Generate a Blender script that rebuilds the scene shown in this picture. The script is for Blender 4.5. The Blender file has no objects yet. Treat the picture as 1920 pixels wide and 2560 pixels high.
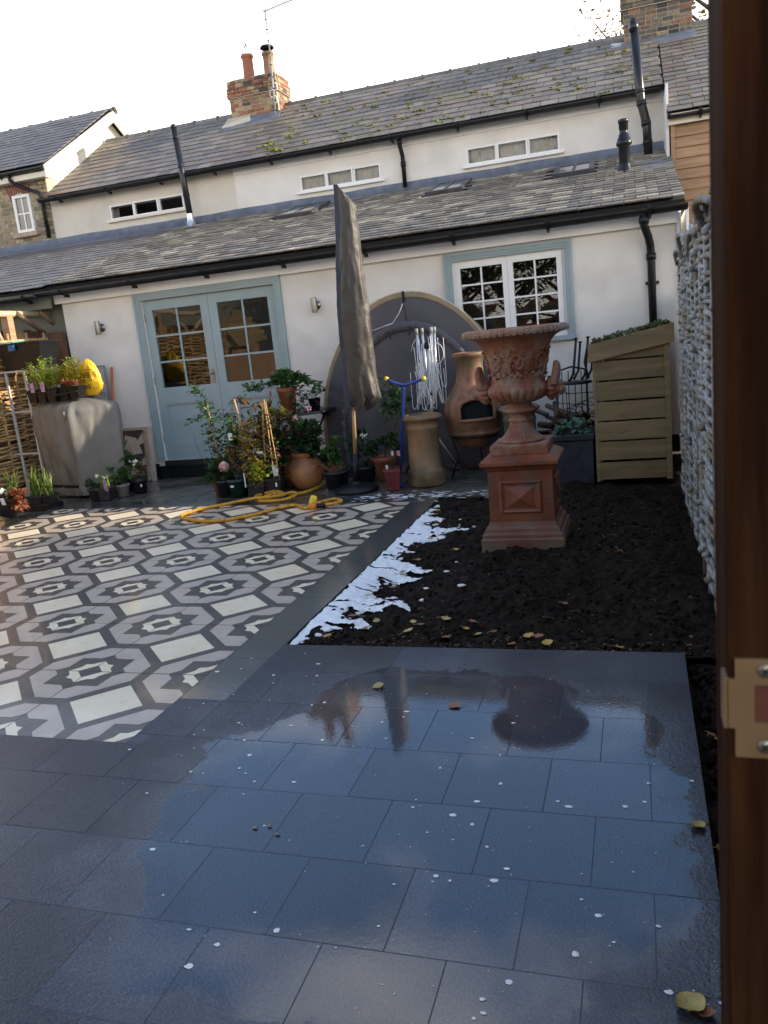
import bpy, math, random
from math import sin, cos, pi, radians, sqrt, atan2
from mathutils import Vector, Matrix, noise, Euler
random.seed(7)
S = bpy.context.scene
COL = S.collection

# ------------------------------------------------------------------ camera
CAMZ = 1.354
YAW, PITCH, ROLL = 0.31634826, 0.21244372, -0.10173718
FPX = 2017.57
def cam_axes():
    cy, sy = cos(YAW), sin(YAW)
    f = Vector((-sy*cos(PITCH), cy*cos(PITCH), -sin(PITCH)))
    r = Vector((cy, sy, 0)); u = r.cross(f)
    return cos(ROLL)*r + sin(ROLL)*u, -sin(ROLL)*r + cos(ROLL)*u, f
CR, CU, CF = cam_axes()
cd = bpy.data.cameras.new('camera'); cam = bpy.data.objects.new('camera', cd); COL.objects.link(cam)
mw = Matrix((CR, CU, -CF)).transposed().to_4x4(); mw.translation = (0, 0, CAMZ)
cam.matrix_world = mw
cd.sensor_fit = 'HORIZONTAL'; cd.sensor_width = 36; cd.lens = 36*FPX/1920
cd.clip_start = 0.02; cd.clip_end = 600
cd.dof.use_dof = True; cd.dof.focus_distance = 5.5; cd.dof.aperture_fstop = 18
S.camera = cam
S.render.resolution_x = 768; S.render.resolution_y = 1024

# ------------------------------------------------------------------ light
SUN_AZ, SUN_EL = radians(80), radians(19)      # azimuth from +Y towards +X
w = bpy.data.worlds.new('World'); S.world = w; w.use_nodes = True
nt = w.node_tree; bg = nt.nodes['Background']
sky = nt.nodes.new('ShaderNodeTexSky'); sky.sky_type = 'NISHITA'; sky.sun_disc = False
sky.sun_elevation = SUN_EL; sky.sun_rotation = SUN_AZ
sky.air_density = 1.0; sky.dust_density = .6; sky.ozone_density = 3.0
bg.inputs['Strength'].default_value = 0.15
# thin broken cloud over the whole sky, from noise on the view direction
tc = nt.nodes.new('ShaderNodeTexCoord')
mp = nt.nodes.new('ShaderNodeMapping'); mp.inputs['Scale'].default_value = (1.6, 1.6, 4.0)
nz = nt.nodes.new('ShaderNodeTexNoise'); nz.inputs['Scale'].default_value = 1.5; nz.inputs['Detail'].default_value = 6
cr = nt.nodes.new('ShaderNodeMapRange'); cr.inputs['From Min'].default_value = .50; cr.inputs['From Max'].default_value = .74; cr.inputs['To Min'].default_value = .0; cr.inputs['To Max'].default_value = .5
# the low bank of bright cloud that stands all round the horizon
sx = nt.nodes.new('ShaderNodeSeparateXYZ'); bk = nt.nodes.new('ShaderNodeMapRange'); bk.interpolation_type = 'SMOOTHSTEP'
bk.inputs['From Min'].default_value = .44; bk.inputs['From Max'].default_value = .26; bk.inputs['To Max'].default_value = .92
ad = nt.nodes.new('ShaderNodeMath'); ad.operation = 'MAXIMUM'; ad.use_clamp = True
mx = nt.nodes.new('ShaderNodeMixRGB'); mx.inputs['Color2'].default_value = (8.4, 7.8, 7.1, 1)
nt.links.new(tc.outputs['Generated'], mp.inputs['Vector']); nt.links.new(mp.outputs[0], nz.inputs['Vector'])
nt.links.new(tc.outputs['Generated'], sx.inputs[0]); nt.links.new(sx.outputs['Z'], bk.inputs['Value'])
nt.links.new(nz.outputs['Fac'], cr.inputs['Value']); nt.links.new(cr.outputs[0], ad.inputs[0]); nt.links.new(bk.outputs[0], ad.inputs[1]); nt.links.new(ad.outputs[0], mx.inputs['Fac'])
nt.links.new(sky.outputs['Color'], mx.inputs['Color1']); nt.links.new(mx.outputs['Color'], bg.inputs['Color'])
sd = bpy.data.lights.new('sun', 'SUN'); sun = bpy.data.objects.new('sun', sd); COL.objects.link(sun)
sd.energy = 3.0; sd.angle = radians(.5); sd.color = (1, .87, .70)
sv = Vector((sin(SUN_AZ)*cos(SUN_EL), cos(SUN_AZ)*cos(SUN_EL), sin(SUN_EL)))
sun.rotation_euler = sv.to_track_quat('Z', 'Y').to_euler(); sun.location = (8, 5, 9)
vs = S.view_settings; vs.view_transform = 'Standard'; vs.look = 'None'; vs.exposure = 1.48; vs.gamma = 1
vs.use_curve_mapping = False
S.render.engine = 'CYCLES'; S.cycles.max_bounces = 6; S.cycles.transparent_max_bounces = 8; S.cycles.diffuse_bounces = 3; S.cycles.glossy_bounces = 3

# ------------------------------------------------------------------ materials
def rgba(c): return (c[0], c[1], c[2], 1)
def M(name, c1, c2=None, scale=6., rough=.6, bump=0., bscale=60., rnd=0., metal=0., spec=.5, coat=0., coat_r=.05,
      lo=.35, hi=.65, stretch=(1, 1, 1), pal=None, detail=5, leaf=0., c3=None, s3=2., w3=(.5, .7), rvar=0., dist=0.):
    m = bpy.data.materials.new(name); m.use_nodes = True
    n = m.node_tree.nodes; l = m.node_tree.links; b = n['Principled BSDF']
    geo = n.new('ShaderNodeNewGeometry')
    mp = n.new('ShaderNodeMapping'); mp.inputs['Scale'].default_value = stretch
    l.new(geo.outputs['Position'], mp.inputs['Vector'])
    tex = n.new('ShaderNodeTexNoise'); tex.inputs['Scale'].default_value = scale; tex.inputs['Detail'].default_value = detail
    tex.inputs['Distortion'].default_value = dist
    l.new(mp.outputs[0], tex.inputs['Vector'])
    ramp = n.new('ShaderNodeValToRGB'); e = ramp.color_ramp.elements
    e[0].position = lo; e[1].position = hi; e[0].color = rgba(c1); e[1].color = rgba(c2 or c1)
    l.new(tex.outputs['Fac'], ramp.inputs['Fac']); col = ramp.outputs['Color']
    if rnd or pal:
        oi = n.new('ShaderNodeObjectInfo'); ad = n.new('ShaderNodeMath'); ad.operation = 'ADD'
        l.new(oi.outputs['Random'], ad.inputs[0]); l.new(geo.outputs['Random Per Island'], ad.inputs[1])
        fr = n.new('ShaderNodeMath'); fr.operation = 'FRACT'; l.new(ad.outputs[0], fr.inputs[0])
    if pal:
        pr = n.new('ShaderNodeValToRGB'); pr.color_ramp.interpolation = 'CONSTANT'
        pe = pr.color_ramp.elements
        pe[0].position = 0; pe[0].color = rgba(pal[0]); pe[1].position = 1/len(pal); pe[1].color = rgba(pal[1])
        for i in range(2, len(pal)):
            q = pe.new(i/len(pal)); q.color = rgba(pal[i])
        l.new(fr.outputs[0], pr.inputs['Fac'])
        mu = n.new('ShaderNodeMixRGB'); mu.blend_type = 'MULTIPLY'; mu.inputs['Fac'].default_value = 1
        l.new(col, mu.inputs['Color1']); l.new(pr.outputs['Color'], mu.inputs['Color2']); col = mu.outputs['Color']
    if rnd:
        f2 = n.new('ShaderNodeMath'); f2.operation = 'MULTIPLY'; f2.inputs[1].default_value = 7.31; l.new(fr.outputs[0], f2.inputs[0])
        f3 = n.new('ShaderNodeMath'); f3.operation = 'FRACT'; l.new(f2.outputs[0], f3.inputs[0])
        mr = n.new('ShaderNodeMapRange'); mr.inputs['To Min'].default_value = 1-rnd; mr.inputs['To Max'].default_value = 1+rnd
        l.new(f3.outputs[0], mr.inputs['Value'])
        hs = n.new('ShaderNodeHueSaturation'); l.new(mr.outputs[0], hs.inputs['Value']); l.new(col, hs.inputs['Color']); col = hs.outputs['Color']
    if c3:
        t3 = n.new('ShaderNodeTexNoise'); t3.inputs['Scale'].default_value = s3; t3.inputs['Detail'].default_value = 6
        l.new(geo.outputs['Position'], t3.inputs['Vector'])
        r3 = n.new('ShaderNodeMapRange'); r3.inputs['From Min'].default_value = w3[0]; r3.inputs['From Max'].default_value = w3[1]
        l.new(t3.outputs['Fac'], r3.inputs['Value'])
        m3 = n.new('ShaderNodeMixRGB'); m3.inputs['Color2'].default_value = rgba(c3)
        l.new(r3.outputs[0], m3.inputs['Fac']); l.new(col, m3.inputs['Color1']); col = m3.outputs['Color']
    l.new(col, b.inputs['Base Color'])
    b.inputs['Roughness'].default_value = rough; b.inputs['Metallic'].default_value = metal
    b.inputs['Specular IOR Level'].default_value = spec
    b.inputs['Coat Weight'].default_value = coat; b.inputs['Coat Roughness'].default_value = coat_r
    if rvar:
        rr = n.new('ShaderNodeMapRange'); rr.inputs['From Min'].default_value = .3; rr.inputs['From Max'].default_value = .7
        rr.inputs['To Min'].default_value = max(.02, rough-rvar); rr.inputs['To Max'].default_value = min(1, rough+rvar)
        l.new(tex.outputs['Fac'], rr.inputs['Value']); l.new(rr.outputs[0], b.inputs['Roughness'])
    if bump:
        tb = n.new('ShaderNodeTexNoise'); tb.inputs['Scale'].default_value = bscale; tb.inputs['Detail'].default_value = 6
        l.new(mp.outputs[0], tb.inputs['Vector'])
        bm = n.new('ShaderNodeBump'); bm.inputs['Strength'].default_value = bump; bm.inputs['Distance'].default_value = .01
        l.new(tb.outputs['Fac'], bm.inputs['Height']); l.new(bm.outputs[0], b.inputs['Normal'])
    if leaf:
        tr = n.new('ShaderNodeBsdfTranslucent'); l.new(col, tr.inputs['Color'])
        ms = n.new('ShaderNodeMixShader'); ms.inputs['Fac'].default_value = leaf
        l.new(b.outputs[0], ms.inputs[1]); l.new(tr.outputs[0], ms.inputs[2]); l.new(ms.outputs[0], n['Material Output'].inputs['Surface'])
    return m

def glass_mat(name, tint=(1, 1, 1), boost=1.0, through=.75):
    """thin pane: mirror by Fresnel, otherwise see-through"""
    m = bpy.data.materials.new(name); m.use_nodes = True
    n = m.node_tree.nodes; l = m.node_tree.links; n.remove(n['Principled BSDF'])
    g = n.new('ShaderNodeBsdfGlossy'); g.inputs['Roughness'].default_value = .01
    t = n.new('ShaderNodeBsdfTransparent'); t.inputs['Color'].default_value = (through*tint[0], through*tint[1], through*tint[2], 1)
    f = n.new('ShaderNodeFresnel'); f.inputs['IOR'].default_value = 1.52
    a = n.new('ShaderNodeMath'); a.operation = 'MULTIPLY'; a.use_clamp = True; a.inputs[1].default_value = 1.9*boost
    l.new(f.outputs[0], a.inputs[0])
    ms = n.new('ShaderNodeMixShader'); l.new(a.outputs[0], ms.inputs['Fac']); l.new(t.outputs[0], ms.inputs[1]); l.new(g.outputs[0], ms.inputs[2])
    l.new(ms.outputs[0], n['Material Output'].inputs['Surface'])
    return m

def wet_mat(name, build_color, film=False, rough=.45, coat_lo=.03, coat_hi=.22, bump=.15, bscale=140., ripple=.12, coat=1.0, cior=1.5):
    """stone under a film of water: rough base, smooth coat whose roughness follows how wet it is"""
    m = bpy.data.materials.new(name); m.use_nodes = True
    n = m.node_tree.nodes; l = m.node_tree.links; b = n['Principled BSDF']
    geo = n.new('ShaderNodeNewGeometry'); pos = geo.outputs['Position']
    def noi(sc, det=5, src=pos, dist=0.):
        t = n.new('ShaderNodeTexNoise'); t.inputs['Scale'].default_value = sc; t.inputs['Detail'].default_value = det
        t.inputs['Distortion'].default_value = dist; l.new(src, t.inputs['Vector']); return t.outputs['Fac']
    def rng(v, a, c, lo, hi):
        r = n.new('ShaderNodeMapRange'); r.inputs['From Min'].default_value = a; r.inputs['From Max'].default_value = c
        r.inputs['To Min'].default_value = lo; r.inputs['To Max'].default_value = hi; l.new(v, r.inputs['Value']); return r.outputs[0]
    def mth(op, a, c):
        k = n.new('ShaderNodeMath'); k.operation = op
        for i, v in enumerate((a, c)):
            if isinstance(v, (int, float)): k.inputs[i].default_value = v
            else: l.new(v, k.inputs[i])
        return k.outputs[0]
    col = build_color(n, l, geo, noi, rng)
    l.new(col, b.inputs['Base Color'])
    b.inputs['Roughness'].default_value = rough; b.inputs['Specular IOR Level'].default_value = .35
    b.inputs['Coat Weight'].default_value = coat; b.inputs['Coat IOR'].default_value = cior
    bt = n.new('ShaderNodeBump'); bt.inputs['Strength'].default_value = bump; bt.inputs['Distance'].default_value = .006
    l.new(noi(bscale, 4), bt.inputs['Height']); l.new(bt.outputs[0], b.inputs['Normal'])
    wet = noi(1.9, 4)
    cr_ = rng(wet, .38, .62, coat_hi, coat_lo)
    cb = n.new('ShaderNodeBump'); cb.inputs['Distance'].default_value = .004
    l.new(noi(70, 4, dist=.6), cb.inputs['Height'])
    if film:
        # standing water: a warped oval on the low corner of the terrace, sharp at its rim
        sx = n.new('ShaderNodeSeparateXYZ'); l.new(pos, sx.inputs[0])
        dx = mth('MULTIPLY', mth('ADD', sx.outputs[0], .66), 1.25); dy = mth('MULTIPLY', mth('ADD', sx.outputs[1], -2.12), 1.08)
        d = mth('SQRT', mth('ADD', mth('MULTIPLY', dx, dx), mth('MULTIPLY', dy, dy)), 0)
        d = mth('ADD', d, mth('MULTIPLY', mth('ADD', noi(3.2, 7), -.5), .75))
        d = mth('ADD', d, mth('MULTIPLY', mth('ADD', noi(26, 4), -.5), .16))
        fm = rng(d, .97, .995, 1., 0.)
        mixr = n.new('ShaderNodeMix'); l.new(fm, mixr.inputs[0]); l.new(cr_, mixr.inputs[2]); mixr.inputs[3].default_value = .012
        cr_ = mixr.outputs[0]
        l.new(rng(mth('ADD', d, mth('MULTIPLY', wet, -.6)), .55, 1.0, coat, coat*.32), b.inputs['Coat Weight'])
        l.new(rng(fm, 0, 1, ripple, ripple*.06), cb.inputs['Strength'])
    else:
        cb.inputs['Strength'].default_value = ripple
    l.new(cr_, b.inputs['Coat Roughness']); l.new(cb.outputs[0], b.inputs['Coat Normal'])
    return m

# ------------------------------------------------------------------ mesh builder
def basis(d):
    d = Vector(d).normalized(); a = Vector((0, 0, 1)) if abs(d.z) < .9 else Vector((1, 0, 0))
    x = d.cross(a).normalized(); return x, d.cross(x).normalized()
class MB:
    def __init__(s): s.v = []; s.f = []; s.m = []; s.s = []
    def add(s, v, f, mi=0, sm=False):
        o = len(s.v); s.v += [tuple(p) for p in v]
        for q in f: s.f.append([i+o for i in q]); s.m.append(mi); s.s.append(sm)
        return s
    def box(s, c, d, R=None, mi=0):
        h = Vector(d)/2; c = Vector(c); vs_ = []
        for x in (-1, 1):
            for y in (-1, 1):
                for z in (-1, 1):
                    p = Vector((x*h.x, y*h.y, z*h.z)); vs_.append((R @ p if R else p)+c)
        return s.add(vs_, [(0, 1, 3, 2), (4, 6, 7, 5), (0, 4, 5, 1), (2, 3, 7, 6), (0, 2, 6, 4), (1, 5, 7, 3)], mi)
    def b2(s, x0, x1, y0, y1, z0, z1, mi=0): return s.box(((x0+x1)/2, (y0+y1)/2, (z0+z1)/2), (x1-x0, y1-y0, z1-z0), None, mi)
    def beam(s, a, b, w, h, mi=0, up=(0, 0, 1)):
        a = Vector(a); b = Vector(b); d = (b-a); L = d.length; d.normalize()
        x = d.cross(Vector(up)).normalized(); u = x.cross(d)
        return s.box((a+b)/2, (w, L, h), Matrix((x, d, u)).transposed(), mi)
    def tube(s, pts, r, n=8, mi=0, cap=True, closed=False, sm=True):
        pts = [Vector(p) for p in pts]; k = len(pts)
        rs = r if isinstance(r, (list, tuple)) else [r]*k
        V = []; x = None
        for i, p in enumerate(pts):
            if closed: t = pts[(i+1) % k]-pts[i-1]
            else: t = pts[min(i+1, k-1)]-pts[max(i-1, 0)]
            if t.length < 1e-9: t = Vector((0, 0, 1))
            t.normalize()
            if x is None: x, y = basis(t)
            else:
                x = x-t*x.dot(t)
                if x.length < 1e-6: x, _ = basis(t)
                x.normalize()
            y = t.cross(x)
            for j in range(n):
                a = 2*pi*j/n; V.append(p+rs[i]*(cos(a)*x+sin(a)*y))
        F = []
        for i in range(k if closed else k-1):
            i2 = (i+1) % k
            for j in range(n): F.append((i*n+j, i*n+(j+1) % n, i2*n+(j+1) % n, i2*n+j))
        if cap and not closed: F.append(tuple(range(n-1, -1, -1))); F.append(tuple(range((k-1)*n, k*n)))
        return s.add(V, F, mi, sm)
    def lathe(s, prof, c=(0, 0, 0), n=32, mi=0, fn=None, sm=True, skip=None, cap0=False, cap1=False, R=None):
        V = []; c = Vector(c)
        for (r, z) in prof:
            for j in range(n):
                a = 2*pi*j/n; rr = fn(r, z, a) if fn else r
                p = Vector((rr*cos(a), rr*sin(a), z)); V.append((R @ p if R else p)+c)
        F = []
        for i in range(len(prof)-1):
            for j in range(n):
                if skip and skip((j+.5)*2*pi/n, (prof[i][1]+prof[i+1][1])/2): continue
                F.append((i*n+j, i*n+(j+1) % n, (i+1)*n+(j+1) % n, (i+1)*n+j))
        if cap0: F.append(tuple(range(n-1, -1, -1)))
        if cap1: F.append(tuple(range((len(prof)-1)*n, len(prof)*n)))
        return s.add(V, F, mi, sm)
    def poly(s, pts, mi=0): return s.add(pts, [tuple(range(len(pts)))], mi)
    def prism(s, pts, d, mi=0):
        """closed outline pts (3d, planar) swept by vector d"""
        k = len(pts); d = Vector(d); a = [Vector(p) for p in pts]
        F = [tuple(range(k-1, -1, -1)), tuple(range(k, 2*k))]+[(i, (i+1) % k, k+(i+1) % k, k+i) for i in range(k)]
        return s.add(a+[p+d for p in a], F, mi)
    def leaf(s, p, d, nrm, L, W, mi=0, bend=.15):
        p = Vector(p); d = Vector(d).normalized(); x = d.cross(Vector(nrm))
        if x.length < 1e-4: x, _ = basis(d)
        x.normalize(); u = x.cross(d)
        m1 = p+d*L*.45; e = p+d*L-u*L*bend
        return s.add([p, m1+x*W/2+u*W*.15, e, m1-x*W/2+u*W*.15, m1-u*W*.05], [(0, 4, 1), (4, 2, 1), (0, 3, 4), (4, 3, 2)], mi, True)
    def blob(s, c, r, seed=0, mi=0, sub=8, amp=.25, fr=1.5):
        c = Vector(c); V = []; R_ = r if hasattr(r, '__len__') else (r, r, r); nr = sub//2+1
        for i in range(nr+1):
            ph = pi*i/nr
            for j in range(sub):
                a = 2*pi*j/sub; q = Vector((sin(ph)*cos(a), sin(ph)*sin(a), cos(ph)))
                k = 1+amp*noise.noise(q*fr+Vector((seed*3.7, seed*1.3, 0)))
                V.append(c+Vector((q.x*R_[0]*k, q.y*R_[1]*k, q.z*R_[2]*k)))
        F = [(i*sub+j, (i+1)*sub+j, (i+1)*sub+(j+1) % sub, i*sub+(j+1) % sub) for i in range(nr) for j in range(sub)]
        return s.add(V, F, mi, True)
    def mesh(s, name, mats):
        me = bpy.data.meshes.new(name); me.from_pydata(s.v, [], s.f)
        for m in (mats if isinstance(mats, (list, tuple)) else [mats]): me.materials.append(m)
        me.polygons.foreach_set('material_index', s.m); me.polygons.foreach_set('use_smooth', s.s); me.update()
        return me
    def build(s, name, mats, parent=None, local=False): return link(name, s.mesh(name, mats), parent, local)
def wloc(o):
    v = Vector((0, 0, 0))
    while o: v += o.location; o = o.parent
    return v
def link(name, me, parent=None, local=False):
    o = bpy.data.objects.new(name, me); COL.objects.link(o)
    if parent:
        o.parent = parent
        if not local: o.location = -wloc(parent)
    return o
def put(name, me, parent, loc, rot=None, scale=None):
    """a piece that shares its mesh; loc in world space"""
    o = bpy.data.objects.new(name, me); COL.objects.link(o); o.parent = parent
    o.location = Vector(loc)-wloc(parent)
    if rot is not None: o.rotation_euler = rot
    if scale is not None: o.scale = scale
    return o
def tag(o, label, cat, group=None):
    o['label'] = label; o['category'] = cat
    if group: o['group'] = group
    return o
def thing(name, label, cat, loc, group=None, rz=0):
    o = bpy.data.objects.new(name, None); COL.objects.link(o); o.location = loc; o.rotation_euler.z = rz
    o.empty_display_size = .1
    return tag(o, label, cat, group)
def struct(o): o['kind'] = 'structure'; return o
def stuff(o): o['kind'] = 'stuff'; return o
def copy_tree(o, parent=None):
    c = o.copy(); COL.objects.link(c); c.parent = parent
    for ch in list(o.children): copy_tree(ch, c)
    return c
def in_view(p, pad=40):
    d = Vector(p)-Vector((0, 0, CAMZ)); z = d.dot(CF)
    if z <= .05: return False
    x = 960+FPX*d.dot(CR)/z; y = 1280-FPX*d.dot(CU)/z
    return -pad < x < 1790+pad and -pad < y < 2560+pad
def fb(p, sc=1., o=4): return noise.fractal(Vector(p)*sc, 1.0, 2.0, o)
UNIT = MB().box((0, 0, 0), (1, 1, 1))
def chamfer_box(x, y, z, b, mi=0):
    """box centred in x,y with top at 0 and a small arris round the top"""
    m = MB(); hx, hy = x/2, y/2
    rings = [(hx, hy, -z), (hx, hy, -b), (hx-b, hy-b, 0)]; V = []
    for a, c, q in rings: V += [(-a, -c, q), (a, -c, q), (a, c, q), (-a, c, q)]
    F = [(3, 2, 1, 0), (8, 9, 10, 11)]
    for i in range(2):
        for j in range(4): F.append((i*4+j, i*4+(j+1) % 4, i*4+4+(j+1) % 4, i*4+4+j))
    return m.add(V, F, mi)
def smooth(pts, k=8):
    P = [Vector(p) for p in pts]; out = []
    for i in range(len(P)-1):
        a, b, c_, d = P[max(i-1, 0)], P[i], P[i+1], P[min(i+2, len(P)-1)]
        for j in range(k):
            t_ = j/k; out.append(.5*((2*b)+(c_-a)*t_+(2*a-5*b+4*c_-d)*t_*t_+(3*b-a-3*c_+d)*t_**3))
    out.append(P[-1]); return out
# ------------------------------------------------------------------ palette
m_ground = M('ground_earth', (.05, .045, .035), (.09, .08, .06), 2)
m_mortar = M('joint_mortar', (.05, .055, .065), (.085, .09, .10), 30, .5)
def c_basalt_skytint(n, l, geo, noi, rng):
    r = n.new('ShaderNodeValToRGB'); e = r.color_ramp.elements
    e[0].position = .3; e[0].color = (.003, .004, .006, 1); e[1].position = .68; e[1].color = (.040, .050, .070, 1)  # blue of the reflected sky is tinted into the stone's base colour
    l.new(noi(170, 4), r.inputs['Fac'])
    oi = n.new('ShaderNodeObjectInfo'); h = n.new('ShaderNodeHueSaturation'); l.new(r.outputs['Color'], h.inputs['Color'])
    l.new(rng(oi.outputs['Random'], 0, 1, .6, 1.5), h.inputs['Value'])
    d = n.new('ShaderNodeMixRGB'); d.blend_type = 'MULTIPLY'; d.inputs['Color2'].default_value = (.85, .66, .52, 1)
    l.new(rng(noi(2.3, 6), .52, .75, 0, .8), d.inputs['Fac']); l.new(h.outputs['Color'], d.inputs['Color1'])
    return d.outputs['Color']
m_slab = wet_mat('wet_basalt_skytint', c_basalt_skytint, film=True, coat_lo=.10, coat_hi=.36, bump=.9, bscale=130, ripple=.42, cior=1.75)
def c_border(n, l, geo, noi, rng):
    r = n.new('ShaderNodeValToRGB'); e = r.color_ramp.elements
    e[0].position = .3; e[0].color = (.022, .026, .024, 1); e[1].position = .7; e[1].color = (.05, .057, .053, 1)
    l.new(noi(60, 4), r.inputs['Fac']); return r.outputs['Color']
m_border = wet_mat('wet_slate_border', c_border, coat_lo=.04, coat_hi=.2, ripple=.12)
def flatcol(a, b, sc=9):
    def f(n, l, geo, noi, rng):
        r = n.new('ShaderNodeValToRGB'); e = r.color_ramp.elements
        e[0].position = .32; e[0].color = rgba(a); e[1].position = .68; e[1].color = rgba(b)
        l.new(noi(sc, 5), r.inputs['Fac'])
        d = n.new('ShaderNodeMixRGB'); d.blend_type = 'MULTIPLY'; d.inputs['Color2'].default_value = (.72, .66, .56, 1)
        l.new(rng(noi(23, 5), .6, .74, 0, .55), d.inputs['Fac']); l.new(r.outputs['Color'], d.inputs['Color1'])
        return d.outputs['Color']
    return f
TW = dict(coat_lo=.03, coat_hi=.14, bump=.04, bscale=60, ripple=.03, coat=.45, cior=1.38)
m_tdark = wet_mat('tile_charcoal', flatcol((.05, .043, .036), (.09, .077, .064), 22), **TW)
m_tgrey = wet_mat('tile_greige', flatcol((.47, .37, .28), (.55, .445, .35), 7), **TW)
m_tcream = wet_mat('tile_cream', flatcol((.84, .67, .43), (.90, .755, .53), 7), **TW)
m_oldpave = wet_mat('old_paving', flatcol((.045, .045, .038), (.12, .11, .085), 5), coat_lo=.08, coat_hi=.5, ripple=.1)
m_soil = M('dark_soil', (.004, .0028, .0018), (.028, .0185, .011), 35, .85, bump=1., bscale=90, spec=.12)
m_foam = M('soap_foam', (.88, .87, .84), (.95, .945, .93), 30, .55, bump=.6, bscale=110)
m_white = M('white_render', (.675, .635, .57), (.735, .695, .63), 3, .85, bump=.12, bscale=90, c3=(.58, .545, .485), s3=2.2, w3=(.50, .8))
m_creamwall = M('cream_render', (.60, .54, .45), (.66, .60, .51), 3, .85, bump=.15, bscale=70, c3=(.5, .45, .37), s3=1.1, w3=(.55, .8))
m_whitep = M('white_paint', (.72, .71, .68), (.78, .77, .74), 5, .4)
m_cream = M('cream_paint', (.66, .60, .48), (.72, .66, .54), 3, .6)
m_blue = M('blue_paint', (.25, .325, .335), (.285, .36, .37), 4, .45, bump=.05, bscale=40)
m_black = M('black_plastic', (.006, .006, .007), (.011, .011, .012), 8, .4, spec=.3)
m_flue = M('black_flue', (.010, .010, .011), (.02, .02, .022), 6, .3, metal=.3)
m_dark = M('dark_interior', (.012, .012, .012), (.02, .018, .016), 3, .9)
m_lead = M('lead_sheet', (.11, .125, .15), (.17, .185, .215), 7, .5, bump=.25, bscale=18, metal=.25)
m_slate = M('old_slate', (.8, .8, .8), (1.15, 1.12, 1.08), 9, .5, bump=.3, bscale=60, rnd=.2, rvar=.12,
            pal=[(.150, .118, .098), (.138, .125, .106), (.148, .124, .10), (.165, .145, .118), (.138, .108, .09), (.132, .122, .106), (.168, .145, .116), (.148, .125, .102)],
            c3=(.13, .115, .035), s3=1.6, w3=(.58, .82))
m_slate2 = M('weathered_slate', (.75, .75, .75), (1.25, 1.22, 1.15), 7, .48, bump=.35, bscale=50, rnd=.28, rvar=.12,
             pal=[(.145, .132, .115), (.18, .162, .138), (.128, .12, .108), (.24, .218, .18), (.155, .142, .122), (.19, .17, .143), (.29, .262, .215), (.14, .13, .114)],
             c3=(.17, .16, .055), s3=1.2, w3=(.64, .8))
m_slate3 = M('smooth_fibre_slate', (.9, .9, .9), (1.1, 1.1, 1.1), 5, .55, bump=.1, bscale=40, rnd=.1,
             pal=[(.115, .105, .10), (.13, .12, .114), (.12, .11, .106)], c3=(.13, .13, .045), s3=1.3, w3=(.62, .78))
m_deck = M('roof_underlay', (.012, .012, .013), rough=.9)
m_ridge = M('ridge_tile_clay', (.12, .118, .115), (.19, .18, .165), 8, .7, rnd=.15, bump=.2)
m_brick_y = M('stock_brick', (.75, .75, .75), (1.2, 1.17, 1.1), 30, .85, bump=.5, bscale=120, rnd=.15,
              pal=[(.36, .29, .18), (.30, .235, .15), (.33, .28, .19), (.25, .20, .14), (.38, .315, .21), (.22, .18, .13)])
m_brick_r = M('chimney_brick', (.7, .7, .7), (1.2, 1.15, 1.1), 30, .85, bump=.6, bscale=120, rnd=.2,
              pal=[(.30, .13, .075), (.34, .25, .14), (.22, .09, .06), (.30, .22, .13), (.07, .06, .055), (.27, .15, .09), (.38, .28, .16), (.25, .11, .07), (.20, .16, .11)])
m_brick_d = M('sooty_brick', (.7, .7, .7), (1.2, 1.15, 1.1), 30, .85, bump=.6, bscale=120, rnd=.2,
              pal=[(.16, .13, .09), (.10, .085, .065), (.20, .16, .10), (.055, .05, .045), (.13, .085, .06), (.25, .19, .12), (.15, .125, .09), (.24, .12, .07), (.09, .08, .065)])
m_mort = M('lime_mortar', (.34, .30, .23), (.46, .41, .32), 40, .9, bump=.4, bscale=90)
m_redarch = M('red_rubbed_brick', (.19, .055, .035), (.25, .08, .05), 25, .8, rnd=.1)
m_terra = M('terracotta_pot', (.24, .08, .038), (.33, .12, .058), 12, .7, bump=.2)
m_urn = M('weathered_terracotta', (.20, .066, .030), (.36, .138, .068), 9, .7, bump=.45, bscale=80, c3=(.29, .205, .145), s3=9, w3=(.46, .68), rvar=.1, lo=.3, hi=.7)
m_plinth = M('plinth_terracotta', (.17, .042, .018), (.28, .082, .036), 5, .45, bump=.35, bscale=60, c3=(.10, .07, .045), s3=7, w3=(.48, .72), rvar=.15)
m_buff = M('buff_fireclay', (.19, .105, .046), (.30, .178, .084), 5, .6, bump=.25, bscale=40, c3=(.075, .052, .02), s3=4, w3=(.48, .72))
m_chim = M('chiminea_clay', (.17, .074, .036), (.28, .128, .06), 6, .6, bump=.25, bscale=50, c3=(.07, .055, .02), s3=4, w3=(.44, .64), stretch=(3, 3, .8))
m_board = M('larch_board', (.27, .155, .08), (.36, .22, .12), 14, .75, bump=.25, bscale=40, stretch=(.25, .25, 3), rnd=.15)
m_pine = M('treated_pine', (.205, .145, .066), (.295, .21, .10), 9, .7, bump=.2, bscale=30, stretch=(.3, .3, 3), rnd=.14, c3=(.17, .12, .055), s3=9, w3=(.66, .74))
m_post = M('stained_post', (.018, .007, .003), (.052, .021, .0085), 16, .8, spec=.04, bump=.3, bscale=60, stretch=(3, 3, .25))
m_brass = M('brass_plate', (.22, .135, .065), (.28, .18, .09), 12, .42, metal=.5, rvar=.1)
m_screw = M('steel_screw', (.35, .3, .25), rough=.35, metal=.9)
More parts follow.
